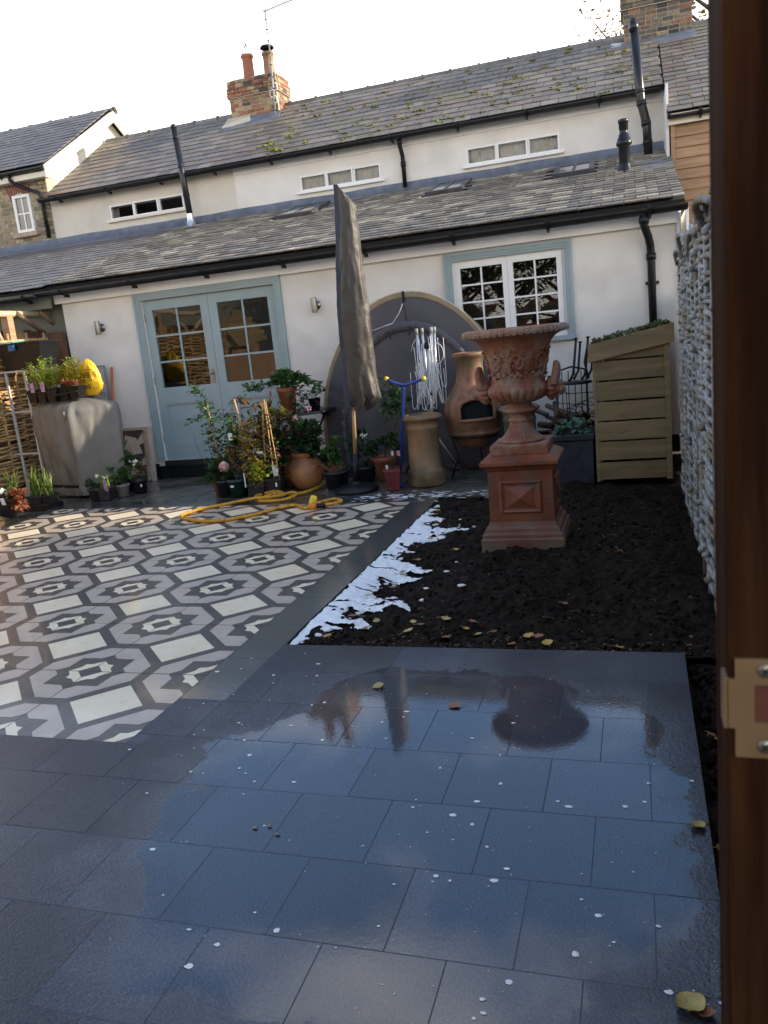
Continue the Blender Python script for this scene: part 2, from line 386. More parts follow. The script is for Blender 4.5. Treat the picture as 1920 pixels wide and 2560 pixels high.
m_rope = M('silvered_willow', (.17, .17, .155), (.36, .365, .35), 40, .85, bump=.45, bscale=60, rnd=.2, lo=.34, hi=.56, stretch=(1, .4, 1), c3=(.20, .155, .09), s3=3.5, w3=(.50, .62))
m_wattle = M('hazel_rod', (.30, .18, .07), (.46, .29, .13), 12, .75, bump=.3, bscale=60, rnd=.25)
m_pole = M('peeled_pole', (.42, .33, .2), (.52, .42, .28), 10, .7, bump=.3, bscale=40, stretch=(1, .2, 1))
m_polebark = M('bark_pole', (.10, .065, .035), (.18, .12, .07), 10, .8, bump=.4, bscale=40)
m_plank = M('dark_fence_plank', (.10, .05, .025), (.16, .085, .045), 10, .75, rnd=.25, stretch=(3, 3, .3), bump=.2)
m_rack = M('painted_metal', (.40, .40, .38), (.48, .47, .45), 6, .45)
m_steel = M('brushed_steel', (.26, .245, .225), (.32, .31, .285), 30, .38, metal=1, stretch=(1, 1, .1))
m_alu = M('aluminium', (.55, .55, .54), (.62, .62, .6), 20, .35, metal=.9)
m_wline = M('white_line', (.78, .78, .76), rough=.5)
m_tent = M('tent_cloth', (.060, .056, .064), (.078, .072, .082), 3, .55, bump=.35, bscale=7, detail=3)
m_tentb = M('tent_tan', (.20, .145, .078), (.26, .19, .105), 5, .6, bump=.3, bscale=12)
m_tentl = M('tent_pale', (.42, .38, .30), (.5, .46, .38), 5, .6)
m_cover = M('parasol_cover', (.030, .025, .019), (.052, .043, .032), 4, .55, bump=.9, bscale=16, detail=6, dist=.8)
m_navy = M('navy_cloth', (.018, .024, .045), (.03, .036, .06), 4, .6, bump=.2, bscale=15)
m_bbq = M('bbq_cover', (.125, .118, .102), (.18, .168, .145), 4, .7, bump=.35, bscale=14, c3=(.15, .135, .10), s3=2.5, w3=(.5, .75))
m_wood = M('parasol_pole_wood', (.36, .22, .10), rough=.5)
m_bluem = M('blue_enamel', (.012, .035, .22), (.016, .045, .26), 5, .3, coat=.5)
m_yel = M('yellow_plastic', (.75, .50, .02), (.8, .55, .03), 6, .45)
m_bag = M('yellow_bag', (.72, .40, .01), (.80, .48, .02), 9, .45, bump=.4, bscale=25)
m_ink = M('brown_ink', (.05, .025, .01), rough=.6)
m_cord = M('yellow_sheath', (.56, .25, .012), (.64, .32, .022), 40, .6, bump=.5, bscale=160, c3=(.25, .13, .02), s3=45, w3=(.52, .66))
m_orange = M('orange_plastic', (.75, .22, .02), rough=.4)
m_redpole = M('red_pole', (.42, .09, .03), (.5, .12, .04), 20, .5)
m_redpot = M('glazed_red', (.12, .012, .014), (.16, .02, .02), 5, .22, coat=.6)
m_gpot = M('green_pot', (.006, .026, .016), (.01, .035, .022), 6, .45)
m_bpot = M('black_pot', (.010, .010, .011), (.018, .018, .019), 6, .5)
m_greypot = M('grey_pot', (.20, .185, .16), (.25, .23, .2), 6, .6)
m_trough = M('lead_trough', (.030, .034, .046), (.055, .06, .078), 9, .4, bump=.2, bscale=30, metal=.2)
m_iron = M('black_iron', (.009, .009, .011), rough=.45, metal=.4)
m_compost = M('compost', (.012, .009, .006), (.03, .022, .015), 60, .9, bump=.8, bscale=120)
m_log = M('log_bark', (.07, .045, .028), (.13, .085, .05), 20, .85, bump=.5, bscale=60, rnd=.2)
m_logend = M('log_end', (.13, .085, .045), rough=.8)
m_cane = M('bamboo_cane', (.42, .25, .10), (.5, .31, .14), 20, .6)
m_stem = M('green_stem', (.06, .07, .025), (.10, .10, .04), 20, .7)
m_twig = M('brown_twig', (.07, .04, .022), (.12, .07, .04), 20, .8)
m_tagw = M('plant_tag', (.72, .72, .70), rough=.5)
m_tagp = M('purple_print', (.25, .08, .22), (.5, .35, .45), 60, .5)
def leafm(nm, cols, tr=.3, rough=.45): return M(nm, (.85, .85, .85), (1.15, 1.15, 1.1), 25, rough, pal=cols, rnd=.2, leaf=tr, spec=.4)
m_lgreen = leafm('leaf_mid_green', [(.045, .10, .025), (.06, .13, .03), (.035, .085, .022), (.07, .14, .04)])
m_ldark = leafm('leaf_dark_green', [(.022, .06, .02), (.03, .075, .024), (.018, .05, .018), (.045, .09, .03)])
m_lyel = leafm('leaf_yellow_green', [(.36, .38, .03), (.46, .38, .03), (.24, .32, .03), (.50, .36, .03)])
m_lautumn = leafm('leaf_autumn', [(.36, .26, .03), (.30, .13, .04), (.22, .20, .03), (.40, .30, .04), (.16, .06, .03)])
m_llime = leafm('leaf_lime', [(.28, .40, .03), (.38, .46, .05), (.22, .32, .03), (.44, .46, .06)])
m_lrust = leafm('leaf_rust', [(.28, .075, .035), (.34, .12, .05), (.20, .05, .03), (.38, .17, .08)])
m_lgrass = leafm('leaf_blade', [(.10, .17, .03), (.14, .21, .04), (.08, .13, .025), (.20, .23, .05)])
m_lmix = leafm('leaf_mixed', [(.08, .12, .03), (.20, .12, .04), (.13, .15, .035), (.26, .09, .04), (.05, .09, .025)])
m_lpurple = leafm('leaf_plum', [(.10, .035, .035), (.14, .05, .05), (.18, .08, .06), (.08, .03, .03)])
m_ltree = leafm('tree_leaf_autumn', [(.12, .11, .025), (.20, .13, .025), (.09, .10, .025), (.26, .15, .02), (.07, .08, .02)], .45)
m_ltree2 = leafm('tree_leaf_green', [(.035, .055, .018), (.05, .07, .022), (.03, .045, .015), (.08, .09, .025)], .3)
m_sedum = leafm('sedum_leaf', [(.06, .11, .03), (.10, .15, .035), (.12, .06, .04), (.20, .20, .05), (.05, .09, .04)], .1)
m_moss = M('moss_cushion', (.10, .115, .012), (.20, .21, .025), 60, .9, bump=1, bscale=150, rnd=.25)
m_pinkf = M('pink_petal', (.65, .22, .34), (.75, .36, .46), 60, .6, leaf=.25)
m_rosef = M('pale_rose_petal', (.78, .48, .46), (.85, .62, .58), 60, .6, leaf=.25)
m_whitef = M('white_petal', (.78, .78, .72), (.85, .85, .8), 60, .6, leaf=.2)
m_redf = M('red_petal', (.45, .04, .05), (.55, .08, .08), 60, .6, leaf=.2)
m_fleaf = M('fallen_leaf', (.9, .9, .9), (1.1, 1.1, 1.1), 60, .5, bump=.3, bscale=150, rnd=.2,
            pal=[(.48, .30, .05), (.36, .15, .05), (.52, .36, .08), (.28, .11, .04), (.45, .33, .10), (.40, .19, .06)])
m_curtain = M('net_curtain', (.40, .38, .33), (.5, .48, .42), 8, .9)
m_bark = M('tree_bark', (.05, .04, .03), (.09, .07, .05), 10, .9, bump=.5)
m_pane = glass_mat('window_glass', boost=1.0)
m_pane2 = glass_mat('upper_window_glass', boost=.45, through=.9)
m_mast = M('weathered_mast', (.22, .22, .21), (.3, .3, .29), 20, .5)
m_panel = M('grey_panel', (.22, .23, .22), (.28, .29, .28), 4, .6)
m_teal = M('teal_plastic', (.03, .38, .36), rough=.4)
m_bluep = M('blue_plastic', (.02, .10, .22), rough=.4)
m_sand = M('carved_sandstone', (.34, .25, .17), (.42, .32, .22), 12, .8, bump=.6, bscale=60)
m_sage = M('grey_green_paint', (.13, .135, .105), (.17, .17, .135), 4, .7)
# ------------------------------------------------------------------ ground, terrace, bed
g = MB(); g.add([(-90, -90, -.09), (90, -90, -.09), (90, 90, -.09), (-90, 90, -.09)], [(0, 1, 2, 3)])
struct(g.build('ground', m_ground))
SLY = [3.235-.2945*k for k in range(14)]             # slab courses
FX1, FY0, XR = -1.825, 2.282, .147                    # tile field right/near edge, terrace right edge
FXL = -5.55
def far_edge(x): return 6.56+(x+5.6)*(-.25/3.775)
patio = bpy.data.objects.new('patio', None); COL.objects.link(patio); struct(patio)
pm = MB()
pm.b2(-5.9, -1.615, .9, 6.62, -.08, -.0010); pm.b2(-1.6149, XR-.004, -1.2, 3.23, -.08, -.0010); pm.b2(-5.9, -1.6151, -1.2, .8999, -.08, -.0010)
pm.build('joint_bed', m_mortar, patio)
rs = random.Random(3)
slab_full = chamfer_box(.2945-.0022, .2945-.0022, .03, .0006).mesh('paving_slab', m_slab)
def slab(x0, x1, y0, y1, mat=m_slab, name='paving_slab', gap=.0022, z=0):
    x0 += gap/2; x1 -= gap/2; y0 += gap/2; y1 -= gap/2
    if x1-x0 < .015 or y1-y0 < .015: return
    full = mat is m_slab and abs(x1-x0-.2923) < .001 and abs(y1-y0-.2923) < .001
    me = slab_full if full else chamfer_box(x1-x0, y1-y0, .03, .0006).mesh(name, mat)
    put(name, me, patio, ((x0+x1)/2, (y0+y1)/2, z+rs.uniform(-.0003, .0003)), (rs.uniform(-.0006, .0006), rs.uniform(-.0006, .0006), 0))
for k in range(len(SLY)-1):
    y1, y0 = SLY[k], SLY[k+1]
    ph = -.147 if k % 2 == 0 else .0
    x = ph+.2945*2
    while x > -4.6:
        a, b = x-.2945, x; x -= .2945
        b = min(b, XR)
        if b-a < .02 or b <= -4.6: continue
        L = FX1
        if y0 >= FY0-.001:
            a2 = max(a, -1.612 if k < 2 else L)
            if b > a2: slab(a2, b, y0, y1)
        elif y1 > FY0:
            if a >= L: slab(a, b, y0, y1)
            elif b <= L: slab(a, b, y0, FY0)
            else: slab(a, b, y0, FY0)
        else: slab(a, b, y0, y1)
        if k == 0 and False: pass
# border strips round the patterned field
y = SLY[2]
while y < 6.3:
    slab(FX1, -1.612, y, min(y+.42, 6.31), m_border, 'border_slab', .004); y += .42
x = -5.85
while x < -1.62:
    x2 = min(x+.58, -1.612); yy = far_edge((x+x2)/2); o_y = yy+.012
    slab(x, x2, o_y, o_y+.28, m_border, 'border_slab', .005); x += .58
y = 2.3
while y < 6.4:
    slab(-5.85, FXL-.004, y, min(y+.58, 6.52), m_border, 'border_slab', .005); y += .58
# patterned tiles
QG = [[(0, .315), (0, .45), (.135, .45), (.07, .245)], [(.07, .245), (.135, .45), (.24, .24)], [(.135, .45), (.45, .135), (.24, .24)],
      [(.24, .24), (.45, .135), (.245, .07)], [(.45, .135), (.45, 0), (.315, 0), (.245, .07)]]
QC = [[(0, .108), (0, .195), (.068, .134)], [(0, .108), (.068, .134), (.125, .125)], [(.108, 0), (0, .108), (.125, .125)],
      [(.108, 0), (.125, .125), (.134, .068)], [(.108, 0), (.134, .068), (.195, 0)]]
def clip(poly, a, b, c):
    """keep a*x+b*y<=c"""
    out = []
    for i in range(len(poly)):
        p, q = poly[i-1], poly[i]; dp = a*p[0]+b*p[1]-c; dq = a*q[0]+b*q[1]-c
        if (dp <= 0) != (dq <= 0):
            t = dp/(dp-dq); out.append((p[0]+t*(q[0]-p[0]), p[1]+t*(q[1]-p[1])))
        if dq <= 0: out.append(q)
    return out
def tile_mesh(planes):
    gp = .0022; ps = [(-1, 0, -gp), (1, 0, .6-gp), (0, -1, -gp), (0, 1, .6-gp)]+planes
    def cl(poly):
        for a, b, c in ps:
            poly = clip(poly, a, b, c)
            if len(poly) < 3: return None
        return poly
    m = MB(); base = cl([(-1, -1), (2, -1), (2, 2), (-1, 2)])
    if not base: return None
    ar = abs(sum(base[i-1][0]*base[i][1]-base[i][0]*base[i-1][1] for i in range(len(base))))/2
    if ar < .0008: return None
    m.prism([(x, y, -.02) for x, y in base], (0, 0, .02), 0)
    for sx, sy in ((0, 0), (1, 0), (0, 1), (1, 1)):
        for mi, Q in ((1, QG), (2, QC)):
            for q in Q:
                pl = [((1-u if sx else u)*.6, (1-v if sy else v)*.6) for u, v in q]
                if sx != sy: pl = pl[::-1]
                pl = cl(pl[::-1])
                if pl: m.poly([(x, y, .0006) for x, y in pl], mi)
    d = cl([((.5+.295*cos(a))*.6, (.5+.295*sin(a))*.6) for a in (0, pi/2, pi, 3*pi/2)])
    if d: m.poly([(x, y, .0006) for x, y in d], 2)
    return m.mesh('patterned_tile', [m_tdark, m_tgrey, m_tcream])
TX0, TY0 = -2.42452, 2.87127
full_tile = tile_mesh([])
fe0 = far_edge(0); fes = -.25/3.775
for i in range(-6, 1):
    for j in range(-1, 7):
        ox, oy = TX0+i*.6, TY0+j*.6
        pl = []
        if ox < FXL: pl.append((-1, 0, -(FXL-ox)))
        if ox+.6 > FX1+.004: pl.append((1, 0, FX1-.002-ox))
        if oy < FY0: pl.append((0, -1, -(FY0-oy)))
        if max(far_edge(ox), far_edge(ox+.6)) < oy: continue
        if min(far_edge(ox), far_edge(ox+.6)) < oy+.6: pl.append((-fes, 1, fe0+fes*ox-oy))
        me = tile_mesh(pl) if pl else full_tile
        if me: put('patterned_tile', me, patio, (ox, oy, rs.uniform(-.0004, .0004)))
# older paving between the border and the house
x = -6.6
while x < -1.2:
    wd = rs.uniform(.5, .75)
    y = far_edge(x)+.30
    while y < 8.12:
        hh = rs.uniform(.36, .6)
        if y+hh > 7.95: hh = 8.18-y
        slab(x, min(x+wd, -1.15), y, y+hh, m_oldpave, 'old_flagstone', .014, -.006); y += hh
    x += wd
for (a, b, c, d_) in ((-6.6, -5.86, 2.2, 4.4), (-6.6, -5.86, 4.4, 6.58)):
    slab(a, b, c, d_, m_oldpave, 'old_flagstone', .012, -.006)
pm = MB(); pm.b2(-6.6, -1.15, 6.64, 8.19, -.08, -.014); pm.build('joint_bed', m_mortar, patio)

# planting bed
def soil_z(x, y):
    z = -.045+.05*fb((x, y, 3), 1.3)+.028*fb((x, y, 9), 6)+.012*fb((x, y, 1), 22)
    z += .10*math.exp(-((x+.85)**2+(y-4.1)**2)/.12)+.05*math.exp(-((x+.15)**2+(y-4.9)**2)/.5)
    e = min(1, max(0, (x+1.61)/.22)); z = z*e+(1-e)*(-.016+.012*fb((x, y, 6), 12))
    e2 = min(1, max(0, (y-3.24)/.2)); z = z*e2+(1-e2)*(-.022+.014*fb((x, y, 5), 14))
    return z
def grid(fz, x0, x1, y0, y1, nx, ny, keep=None):
    m = MB(); V = []
    for j in range(ny+1):
        for i in range(nx+1):
            x = x0+(x1-x0)*i/nx; y = y0+(y1-y0)*j/ny; V.append((x, y, fz(x, y)))
    F = [(j*(nx+1)+i, j*(nx+1)+i+1, (j+1)*(nx+1)+i+1, (j+1)*(nx+1)+i) for j in range(ny) for i in range(nx)
         if not keep or keep(x0+(x1-x0)*(i+.5)/nx, y0+(y1-y0)*(j+.5)/ny)]
    m.add(V, F, 0, True); return m
bed = struct(grid(soil_z, -1.608, .62, 3.238, 8.19, 130, 290).build('soil_bed', m_soil))
strip = struct(grid(lambda x, y: -.05+.02*fb((x, y, 2), 9), XR+.002, .62, -1.2, 3.237, 30, 150).build('soil_strip', m_soil))
c = MB(); r2 = random.Random(5)
for i in range(4200):
    x = r2.uniform(-1.55, .25); y = 3.26+3.4*r2.random()**1.5
    rr = .002+.013*r2.random()**4
    c.blob((x, y, soil_z(x, y)+rr*.4), (rr, rr*r2.uniform(.7, 1.2), rr*.75), i, 0, 6, .5)
for i in range(500):
    x = r2.uniform(XR+.02, .3); y = r2.uniform(.8, 3.2); rr = .004+.016*r2.random()**2
    c.blob((x, y, -.045+rr*.4), rr, i, 0, 6, .5)
stuff(tag(c.build('soil_clods', m_soil), 'loose dark clods of soil scattered over the bed', 'soil'))
sn = MB()
for i in range(150):
    x = r2.uniform(-1.5, .25); y = 3.26+3.2*r2.random()**1.4; rr = .003+.008*r2.random()**3
    sn.blob((x, y, soil_z(x, y)+rr*.5), (rr*1.3, rr, rr*.7), i, 0, 7, .35)
stuff(tag(sn.build('soil_stones', M('grey_flint', (.06, .05, .04), (.14, .12, .095), 30, .7)), 'small pale stones and flints mixed into the dark bed', 'stones'))
ls_ = MB()
for i in range(240):
    x = r2.uniform(-1.5, .25); y = 3.25+(.22*r2.random()**2 if i % 3 else 2.6*r2.random()); a = r2.uniform(0, 6.3); L = r2.uniform(.008, .022)
    ls_.leaf((x, y, soil_z(x, y)+.008), (cos(a), sin(a), r2.uniform(-.1, .4)), (0, 0, 1), L, L*.5)
for i in range(60):
    x = r2.uniform(-1.5, .25); y = r2.uniform(3.3, 6.3); a = r2.uniform(0, 6.3); L = r2.uniform(.03, .08); z = soil_z(x, y)+.008
    ls_.tube([(x, y, z), (x+cos(a)*L*.5, y+sin(a)*L*.5, z+.006), (x+cos(a+.5)*L, y+sin(a+.5)*L, z)], .0012, 4)
stuff(tag(ls_.build('leaf_scraps', m_lrust), 'brown leaf scraps and rootlets strewn over the soil', 'litter'))
# soap foam washed over the edge of the bed
def foam_w(y):
    t = .085+.13*abs(fb((0, y, 4), 2.3, 2))+.08*max(0, fb((2, y, 7), 5.5, 2))
    for c0, wd, a in ((3.62, .07, .16), (3.95, .09, .30), (4.45, .06, .2), (4.6, .08, .30), (5.2, .09, .26), (5.42, .05, .34), (5.75, .06, .2)):
        t += a*math.exp(-((y-c0)/wd)**2)
    e = min(1, max(0, (y-3.28)/.25)); e2 = min(1, max(0, (6.02-y)/.35))
    return .025+(t-.02)*e*e2
def foam_d(x, y): return foam_w(y+.25*(x+1.6)+.05*fb((x*1, y, 2), 9))-(x+1.606)
def foam_keep(x, y):
    d = foam_d(x, y)
    if d < 0: return False
    return fb((x, y, 8), 14, 3) > -.66+.62*(1-min(1, d/.10)) and fb((x*.45, y*1.6, 1), 13, 3) > -.50+.22*min(1, max(0, (x+1.5)/.3))
def foam_z(x, y):
    d = foam_d(x, y); return soil_z(x, y)*.75-.008+.004+.012*min(1, max(0, d)/.08)+.004*fb((x, y, 4), 16, 2)
fo = grid(foam_z, -1.606, -.95, 3.27, 6.1, 260, 1120, foam_keep)
for i in range(90):
    y = r2.uniform(3.3, 6.25); x = -1.6+foam_w(y)*r2.uniform(.6, 1.5); rr = r2.uniform(.004, .016)
    fo.blob((x, y, soil_z(x, y)+rr*.3), (rr*1.6, rr, rr*.5), i, 0, 6, .5)
for i in range(240):      # scum drying round the back of the bed and against the pots
    y = 6.55+.22*r2.gauss(0, .35); x = r2.uniform(-2.4, -.75); rr = r2.uniform(.004, .013)
    zz = .001 if x < -1.62 or y > 6.9 else soil_z(x, y)+.004
    fo.blob((x, y, max(zz, .001)), (rr*2.6, rr*.6, rr*.12), i, 0, 6, .5)
stuff(tag(fo.build('soap_foam', m_foam), 'white soap foam lying along the edge of the soil bed', 'foam'))
# flecks of foam floating on the wet slabs
fl = MB()
for i in range(300):
    if i < 210: x = r2.gauss(-.35, .42); y = r2.uniform(1.3, 2.95)
    else: x = r2.gauss(-1.35, .25); y = r2.gauss(2.5, .32)
    if not (-1.8 < x < .13 and 1.2 < y < 3.2): continue
    rr = .0012+.006*r2.random()**4
    if x > -.45 and y < 2.2 and r2.random() < .25: rr = r2.uniform(.004, .010)
    fl.blob((x, y, .0012), (rr*r2.uniform(.8, 1.7), rr*r2.uniform(.7, 1.2), min(.0006, rr*.2)), i, 0, 14, .5)
stuff(tag(fl.build('foam_flecks', m_foam), 'small white flecks of suds floating on the wet slabs', 'suds'))
# ------------------------------------------------------------------ roofs, walls
def slate_roof(parent, x0, x1, y0, z0, slope, length, w, gauge, mat, limit=300, thick=.008, seed=1, skip=None, xl=None):
    rnd_ = random.Random(seed); an = math.atan(slope); u = Vector((0, cos(an), sin(an))); nn = Vector((0, -sin(an), cos(an)))
    L = gauge*1.75; tilt = math.atan(2.0*thick/L)
    me = UNIT.mesh('slate', mat); pcs = []
    nr = int(round(length/gauge))
    for r in range(nr):
        xa = x0 if xl is None else xl(r*gauge)
        x = xa-(w*.5 if r % 2 else 0)
        while x < x1-.005:
            a, b = max(x, xa), min(x+w, x1); x += w
            if b-a < .03: continue
            s0 = r*gauge+rnd_.uniform(-.006, .006); LL = min(L, length-s0+.05)
            ctr = Vector(((a+b)/2, y0, z0))+u*(s0+LL/2)+nn*(thick*1.6+rnd_.uniform(0, .0025))
            if skip and skip(ctr): continue
            rot = (an-tilt+rnd_.uniform(-.006, .006), rnd_.uniform(-.008, .008), rnd_.uniform(-.008, .008))
            pcs.append((ctr, rot, (b-a-.007, LL, thick)))
    vis = sorted((p for p in pcs if in_view(p[0]-u*gauge*.4)), key=lambda p: (p[0]-Vector((0, 0, CAMZ))).length)
    one = vis[:limit]; ids = set(id(p) for p in one)
    for ctr, rot, sc in one: put('slate', me, parent, ctr, rot, sc)
    rest = [p for p in pcs if id(p) not in ids]
    if rest:
        b = MB()
        for ctr, rot, sc in rest: b.box(ctr, sc, Euler(rot).to_matrix())
        stuff(b.build('slate_field', mat, parent))
def deck(parent, x0, x1, y0, z0, slope, length, name='roof_deck', th=.03):
    an = math.atan(slope); y1 = y0+length*cos(an); z1 = z0+length*sin(an); d = Vector((0, sin(an), -cos(an)))*th
    return MB().prism([(x0, y0, z0), (x1, y0, z0), (x1, y1, z1), (x0, y1, z1)], d).build(name, m_deck, parent)
def gutter(parent, x0, x1, y, z, r=.055, name='gutter', brackets=.9):
    m = MB(); k = 10; V = []
    for x in (x0, x1):
        for i in range(k+1):
            a = pi+pi*i/k; V.append((x, y+r*cos(a), z+r*sin(a)))
        for i in range(k+1):
            a = 2*pi-pi*i/k; V.append((x, y+r*.86*cos(a), z+r*.86*sin(a)))
    nn = 2*(k+1); F = [(i, (i+1) % nn, nn+(i+1) % nn, nn+i) for i in range(nn)]+[tuple(range(nn)), tuple(range(2*nn-1, nn-1, -1))]
    m.add(V, F, 0, True); o = m.build(name, m_black, parent)
    x = x0+.35
    while x < x1:
        b = MB(); b.lathe([(r+.006, -.02), (r+.006, .02)], (x, y, z), 14, R=Matrix(((0, 0, 1), (0, 1, 0), (1, 0, 0))), skip=lambda a, zz: cos(a) > .1)
        b.b2(x-.012, x+.012, y+r*.2, y+r+.03, z-r-.03, z-r+.004); b.build('gutter_bracket', m_black, o); x += brackets
    return o
def pipe(parent, pts, r, mat, name='downpipe', n=12, collars=()):
    o = MB().tube(pts, r, n).build(name, mat, parent)
    for p, d in collars:
        p = Vector(p); d = Vector(d).normalized()*.03; MB().tube([p-d, p+d], r*1.22, n).build('pipe_collar', mat, o)
    return o
def bricks(parent, mat, o, ux, length, z0, z1, bw, bh, gap=.009, depth=.045, skip=None, seed=0, name='brick', me=None, proud=.006, nrm=None):
    rr = random.Random(seed); ux = Vector(ux); nrm = Vector(nrm); o = Vector(o); ang = atan2(ux.y, ux.x)
    me = me or UNIT.mesh('brick', mat); z = z0; k = 0
    while z < z1-.01:
        h = min(bh, z1-z); t = 0; first = True
        while t < length-.01:
            ln = bw*(.5 if (first and k % 2) else 1); first = False
            if rr.random() < .18: ln = bw*.5
            ln = min(ln, length-t)
            if length-t-ln < .03: ln = length-t
            c_ = o+ux*(t+ln/2)+Vector((0, 0, z+h/2)); t += ln
            if skip and skip(c_): continue
            put(name, me, parent, c_+nrm*(proud-depth/2+rr.uniform(-.003, .003)), (0, 0, ang), (ln-gap, depth, h-gap))
        z += bh; k += 1
def win_frame(x0, x1, z0, z1, y, cols, rows, fr, bar, d, m, mi=0):
    m.b2(x0, x0+fr, y, y+d, z0, z1, mi); m.b2(x1-fr, x1, y, y+d, z0, z1, mi)
    m.b2(x0+fr, x1-fr, y, y+d, z1-fr, z1, mi); m.b2(x0+fr, x1-fr, y, y+d, z0, z0+fr, mi)
def glazing(parent, x0, x1, z0, z1, y, cols, rows, bar, matbar):
    """panes as objects, glazing bars between"""
    m = MB()
    for i in range(1, cols):
        x = x0+(x1-x0)*i/cols; m.b2(x-bar/2, x+bar/2, y-.012, y+.014, z0, z1)
    for j in range(1, rows):
        z = z0+(z1-z0)*j/rows
        for i in range(cols):
            a = x0+(x1-x0)*i/cols+(bar/2 if i else 0); b = x0+(x1-x0)*(i+1)/cols-(bar/2 if i < cols-1 else 0)
            m.b2(a, b, y-.0119, y+.0139, z-bar/2, z+bar/2)
    if cols*rows > 1: m.build('glazing_bars', matbar, parent)
    for i in range(cols):
        for j in range(rows):
            a, b = x0+(x1-x0)*i/cols, x0+(x1-x0)*(i+1)/cols; c_, d = z0+(z1-z0)*j/rows, z0+(z1-z0)*(j+1)/rows
            t = random.uniform(-.004, .004)
            MB().add([(a, y+t, c_), (b, y-t, c_), (b, y-t*.5, d), (a, y+t*.5, d)], [(0, 1, 2, 3)]).build('pane', m_pane, parent)
def hole_wall(x0, x1, z0, z1, y, d, holes):
    """wall slab with rectangular openings (x0,x1,z0,z1)"""
    m = MB(); xs = sorted({x0, x1, *[h[0] for h in holes], *[h[1] for h in holes]}); zs = sorted({z0, z1, *[h[2] for h in holes], *[h[3] for h in holes]})
    for a, b in zip(xs, xs[1:]):
        run = None
        for c_, e in zip(zs, zs[1:]):
            inside = any(h[0] <= a and b <= h[1] and h[2] <= c_ and e <= h[3] for h in holes)
            if inside:
                if run: m.b2(a, b, y, y+d, *run); run = None
            else: run = (run[0], e) if run else (c_, e)
        if run: m.b2(a, b, y, y+d, *run)
    return m

# ---- main cottage
WY = 11.45; MS = (5.15-4.0)/(13.22-11.33); ML = sqrt(1.15**2+1.89**2)
cot = thing('cottage', 'long white rendered cottage with an old slate roof behind the lean-to', 'house', (-4, WY, 0))
UW = [(-7.69, -6.39, 3.53, 3.745), (-4.50, -3.29, 3.49, 3.70), (-2.085, -.86, 3.475, 3.695)]
hole_wall(-5.52, .42, 0, 3.97, WY, .25, UW[1:]).build('wall', m_white, cot)
hole_wall(-8.75, -5.5205, 0, 3.97, WY+.004, .25, UW[:1]).build('wall', m_creamwall, cot)['label'] = 'cream painted stretch of upper wall'
MB().b2(-8.74, .41, 13.3, 15.0, 0, 4.2).build('rear_wall', m_white, cot)
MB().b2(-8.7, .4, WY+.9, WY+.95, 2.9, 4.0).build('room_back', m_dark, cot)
for k, (a, b, c_, d) in enumerate(UW):
    wn = bpy.data.objects.new('window', None); COL.objects.link(wn); wn.parent = cot
    f = MB(); w3 = (b-a)/3
    for i in range(3):
        win_frame(a+w3*i+.001, a+w3*(i+1)-.001, c_, d, WY-(.004 if i != 1 else .018), 1, 1, .024, 0, .05, f)
    f.build('frame', m_whitep, wn)
    for i in range(3):
        yy = WY+.02 if i != 1 else WY+.004
        x0, x1 = a+w3*i+.025, a+w3*(i+1)-.025
        MB().add([(x0, yy, c_+.024), (x1, yy+.003, c_+.024), (x1, yy+.002, d-.024), (x0, yy-.001, d-.024)], [(0, 1, 2, 3)]).build('pane', m_pane2, wn)
        if k:
            V = []; n_ = 60
            for q in range(n_+1):
                x = x0+(x1-x0)*q/n_; dy = .011*sin(q*1.05+3*noise.noise(Vector((q*.15, k, i))))
                V += [(x, WY+.075+dy, c_), (x, WY+.08+dy*.5, d-.022-.006*noise.noise(Vector((q*.4, i, k))))]
            MB().add(V, [(2*q, 2*q+2, 2*q+3, 2*q+1) for q in range(n_)], 0, True).build('curtain', m_curtain, wn)
    MB().b2(a-.05, b+.05, WY-.05, WY+.0, c_-.035, c_-.002).build('sill', m_whitep if k else m_cream, wn)
mr = deck(cot, -8.72, .41, 11.32, 3.985, MS, ML, 'main_roof')
slate_roof(mr, -8.72, .41, 11.30, 3.99, MS, ML, .225, .185, m_slate, 300, .008, 11)
x = -8.7
rt = MB().lathe([(.075, -.215), (.075, .2), (.09, .2), (.09, .225)], n=14, R=Matrix(((0, 0, 1), (0, 1, 0), (1, 0, 0))), skip=lambda a, z: cos(a) < -.35).mesh('ridge_tile', m_ridge)
x = -8.49
while x < .3:
    put('ridge_tile', rt, mr, (x, 13.22, 5.125), (0, 0, 0)); x += .44
gm = MB(); rg = random.Random(9)
for i in range(190):
    x = rg.uniform(-4.9, .35) if i > 12 else rg.uniform(-5.4, -4.6); t = rg.random()
    if rg.random() < .35: t *= .6
    r = rg.uniform(.012, .030)*(1.4 if x < -4 else 1.1)
    p = Vector((x, 11.33+1.89*t, 4.0+1.15*t+.034)); [gm.blob(p+Vector((rg.gauss(0, r*.8), rg.gauss(0, r*.5), 0)), (r*rg.uniform(.4, 1), r*rg.uniform(.4, .9), r*.4), i+q, 0, 8, .8) for q in range(4)]
stuff(gm.build('moss', m_moss, mr))
gutter(cot, -8.8, .38, 11.27, 3.975, .06)
MB().b2(-5.52, .41, WY-.02, WY-.001, 3.86, 3.97).build('eaves_board', m_whitep, cot)
pipe(cot, [(-2.95, 11.3, 3.93), (-2.95, 11.3, 3.84), (-2.945, 11.38, 3.72), (-2.95, 11.40, 3.66), (-2.95, 11.40, 3.33)], .03, m_black, collars=[((-2.95, 11.40, 3.62), (0, 0, 1)), ((-2.95, 11.3, 3.88), (0, 0, 1))])
# white verge upstand and wall at the right-hand end
MB().b2(.4105, .44, 10.66, WY+.25, 0, 3.86).build('end_pier', m_whitep, cot)

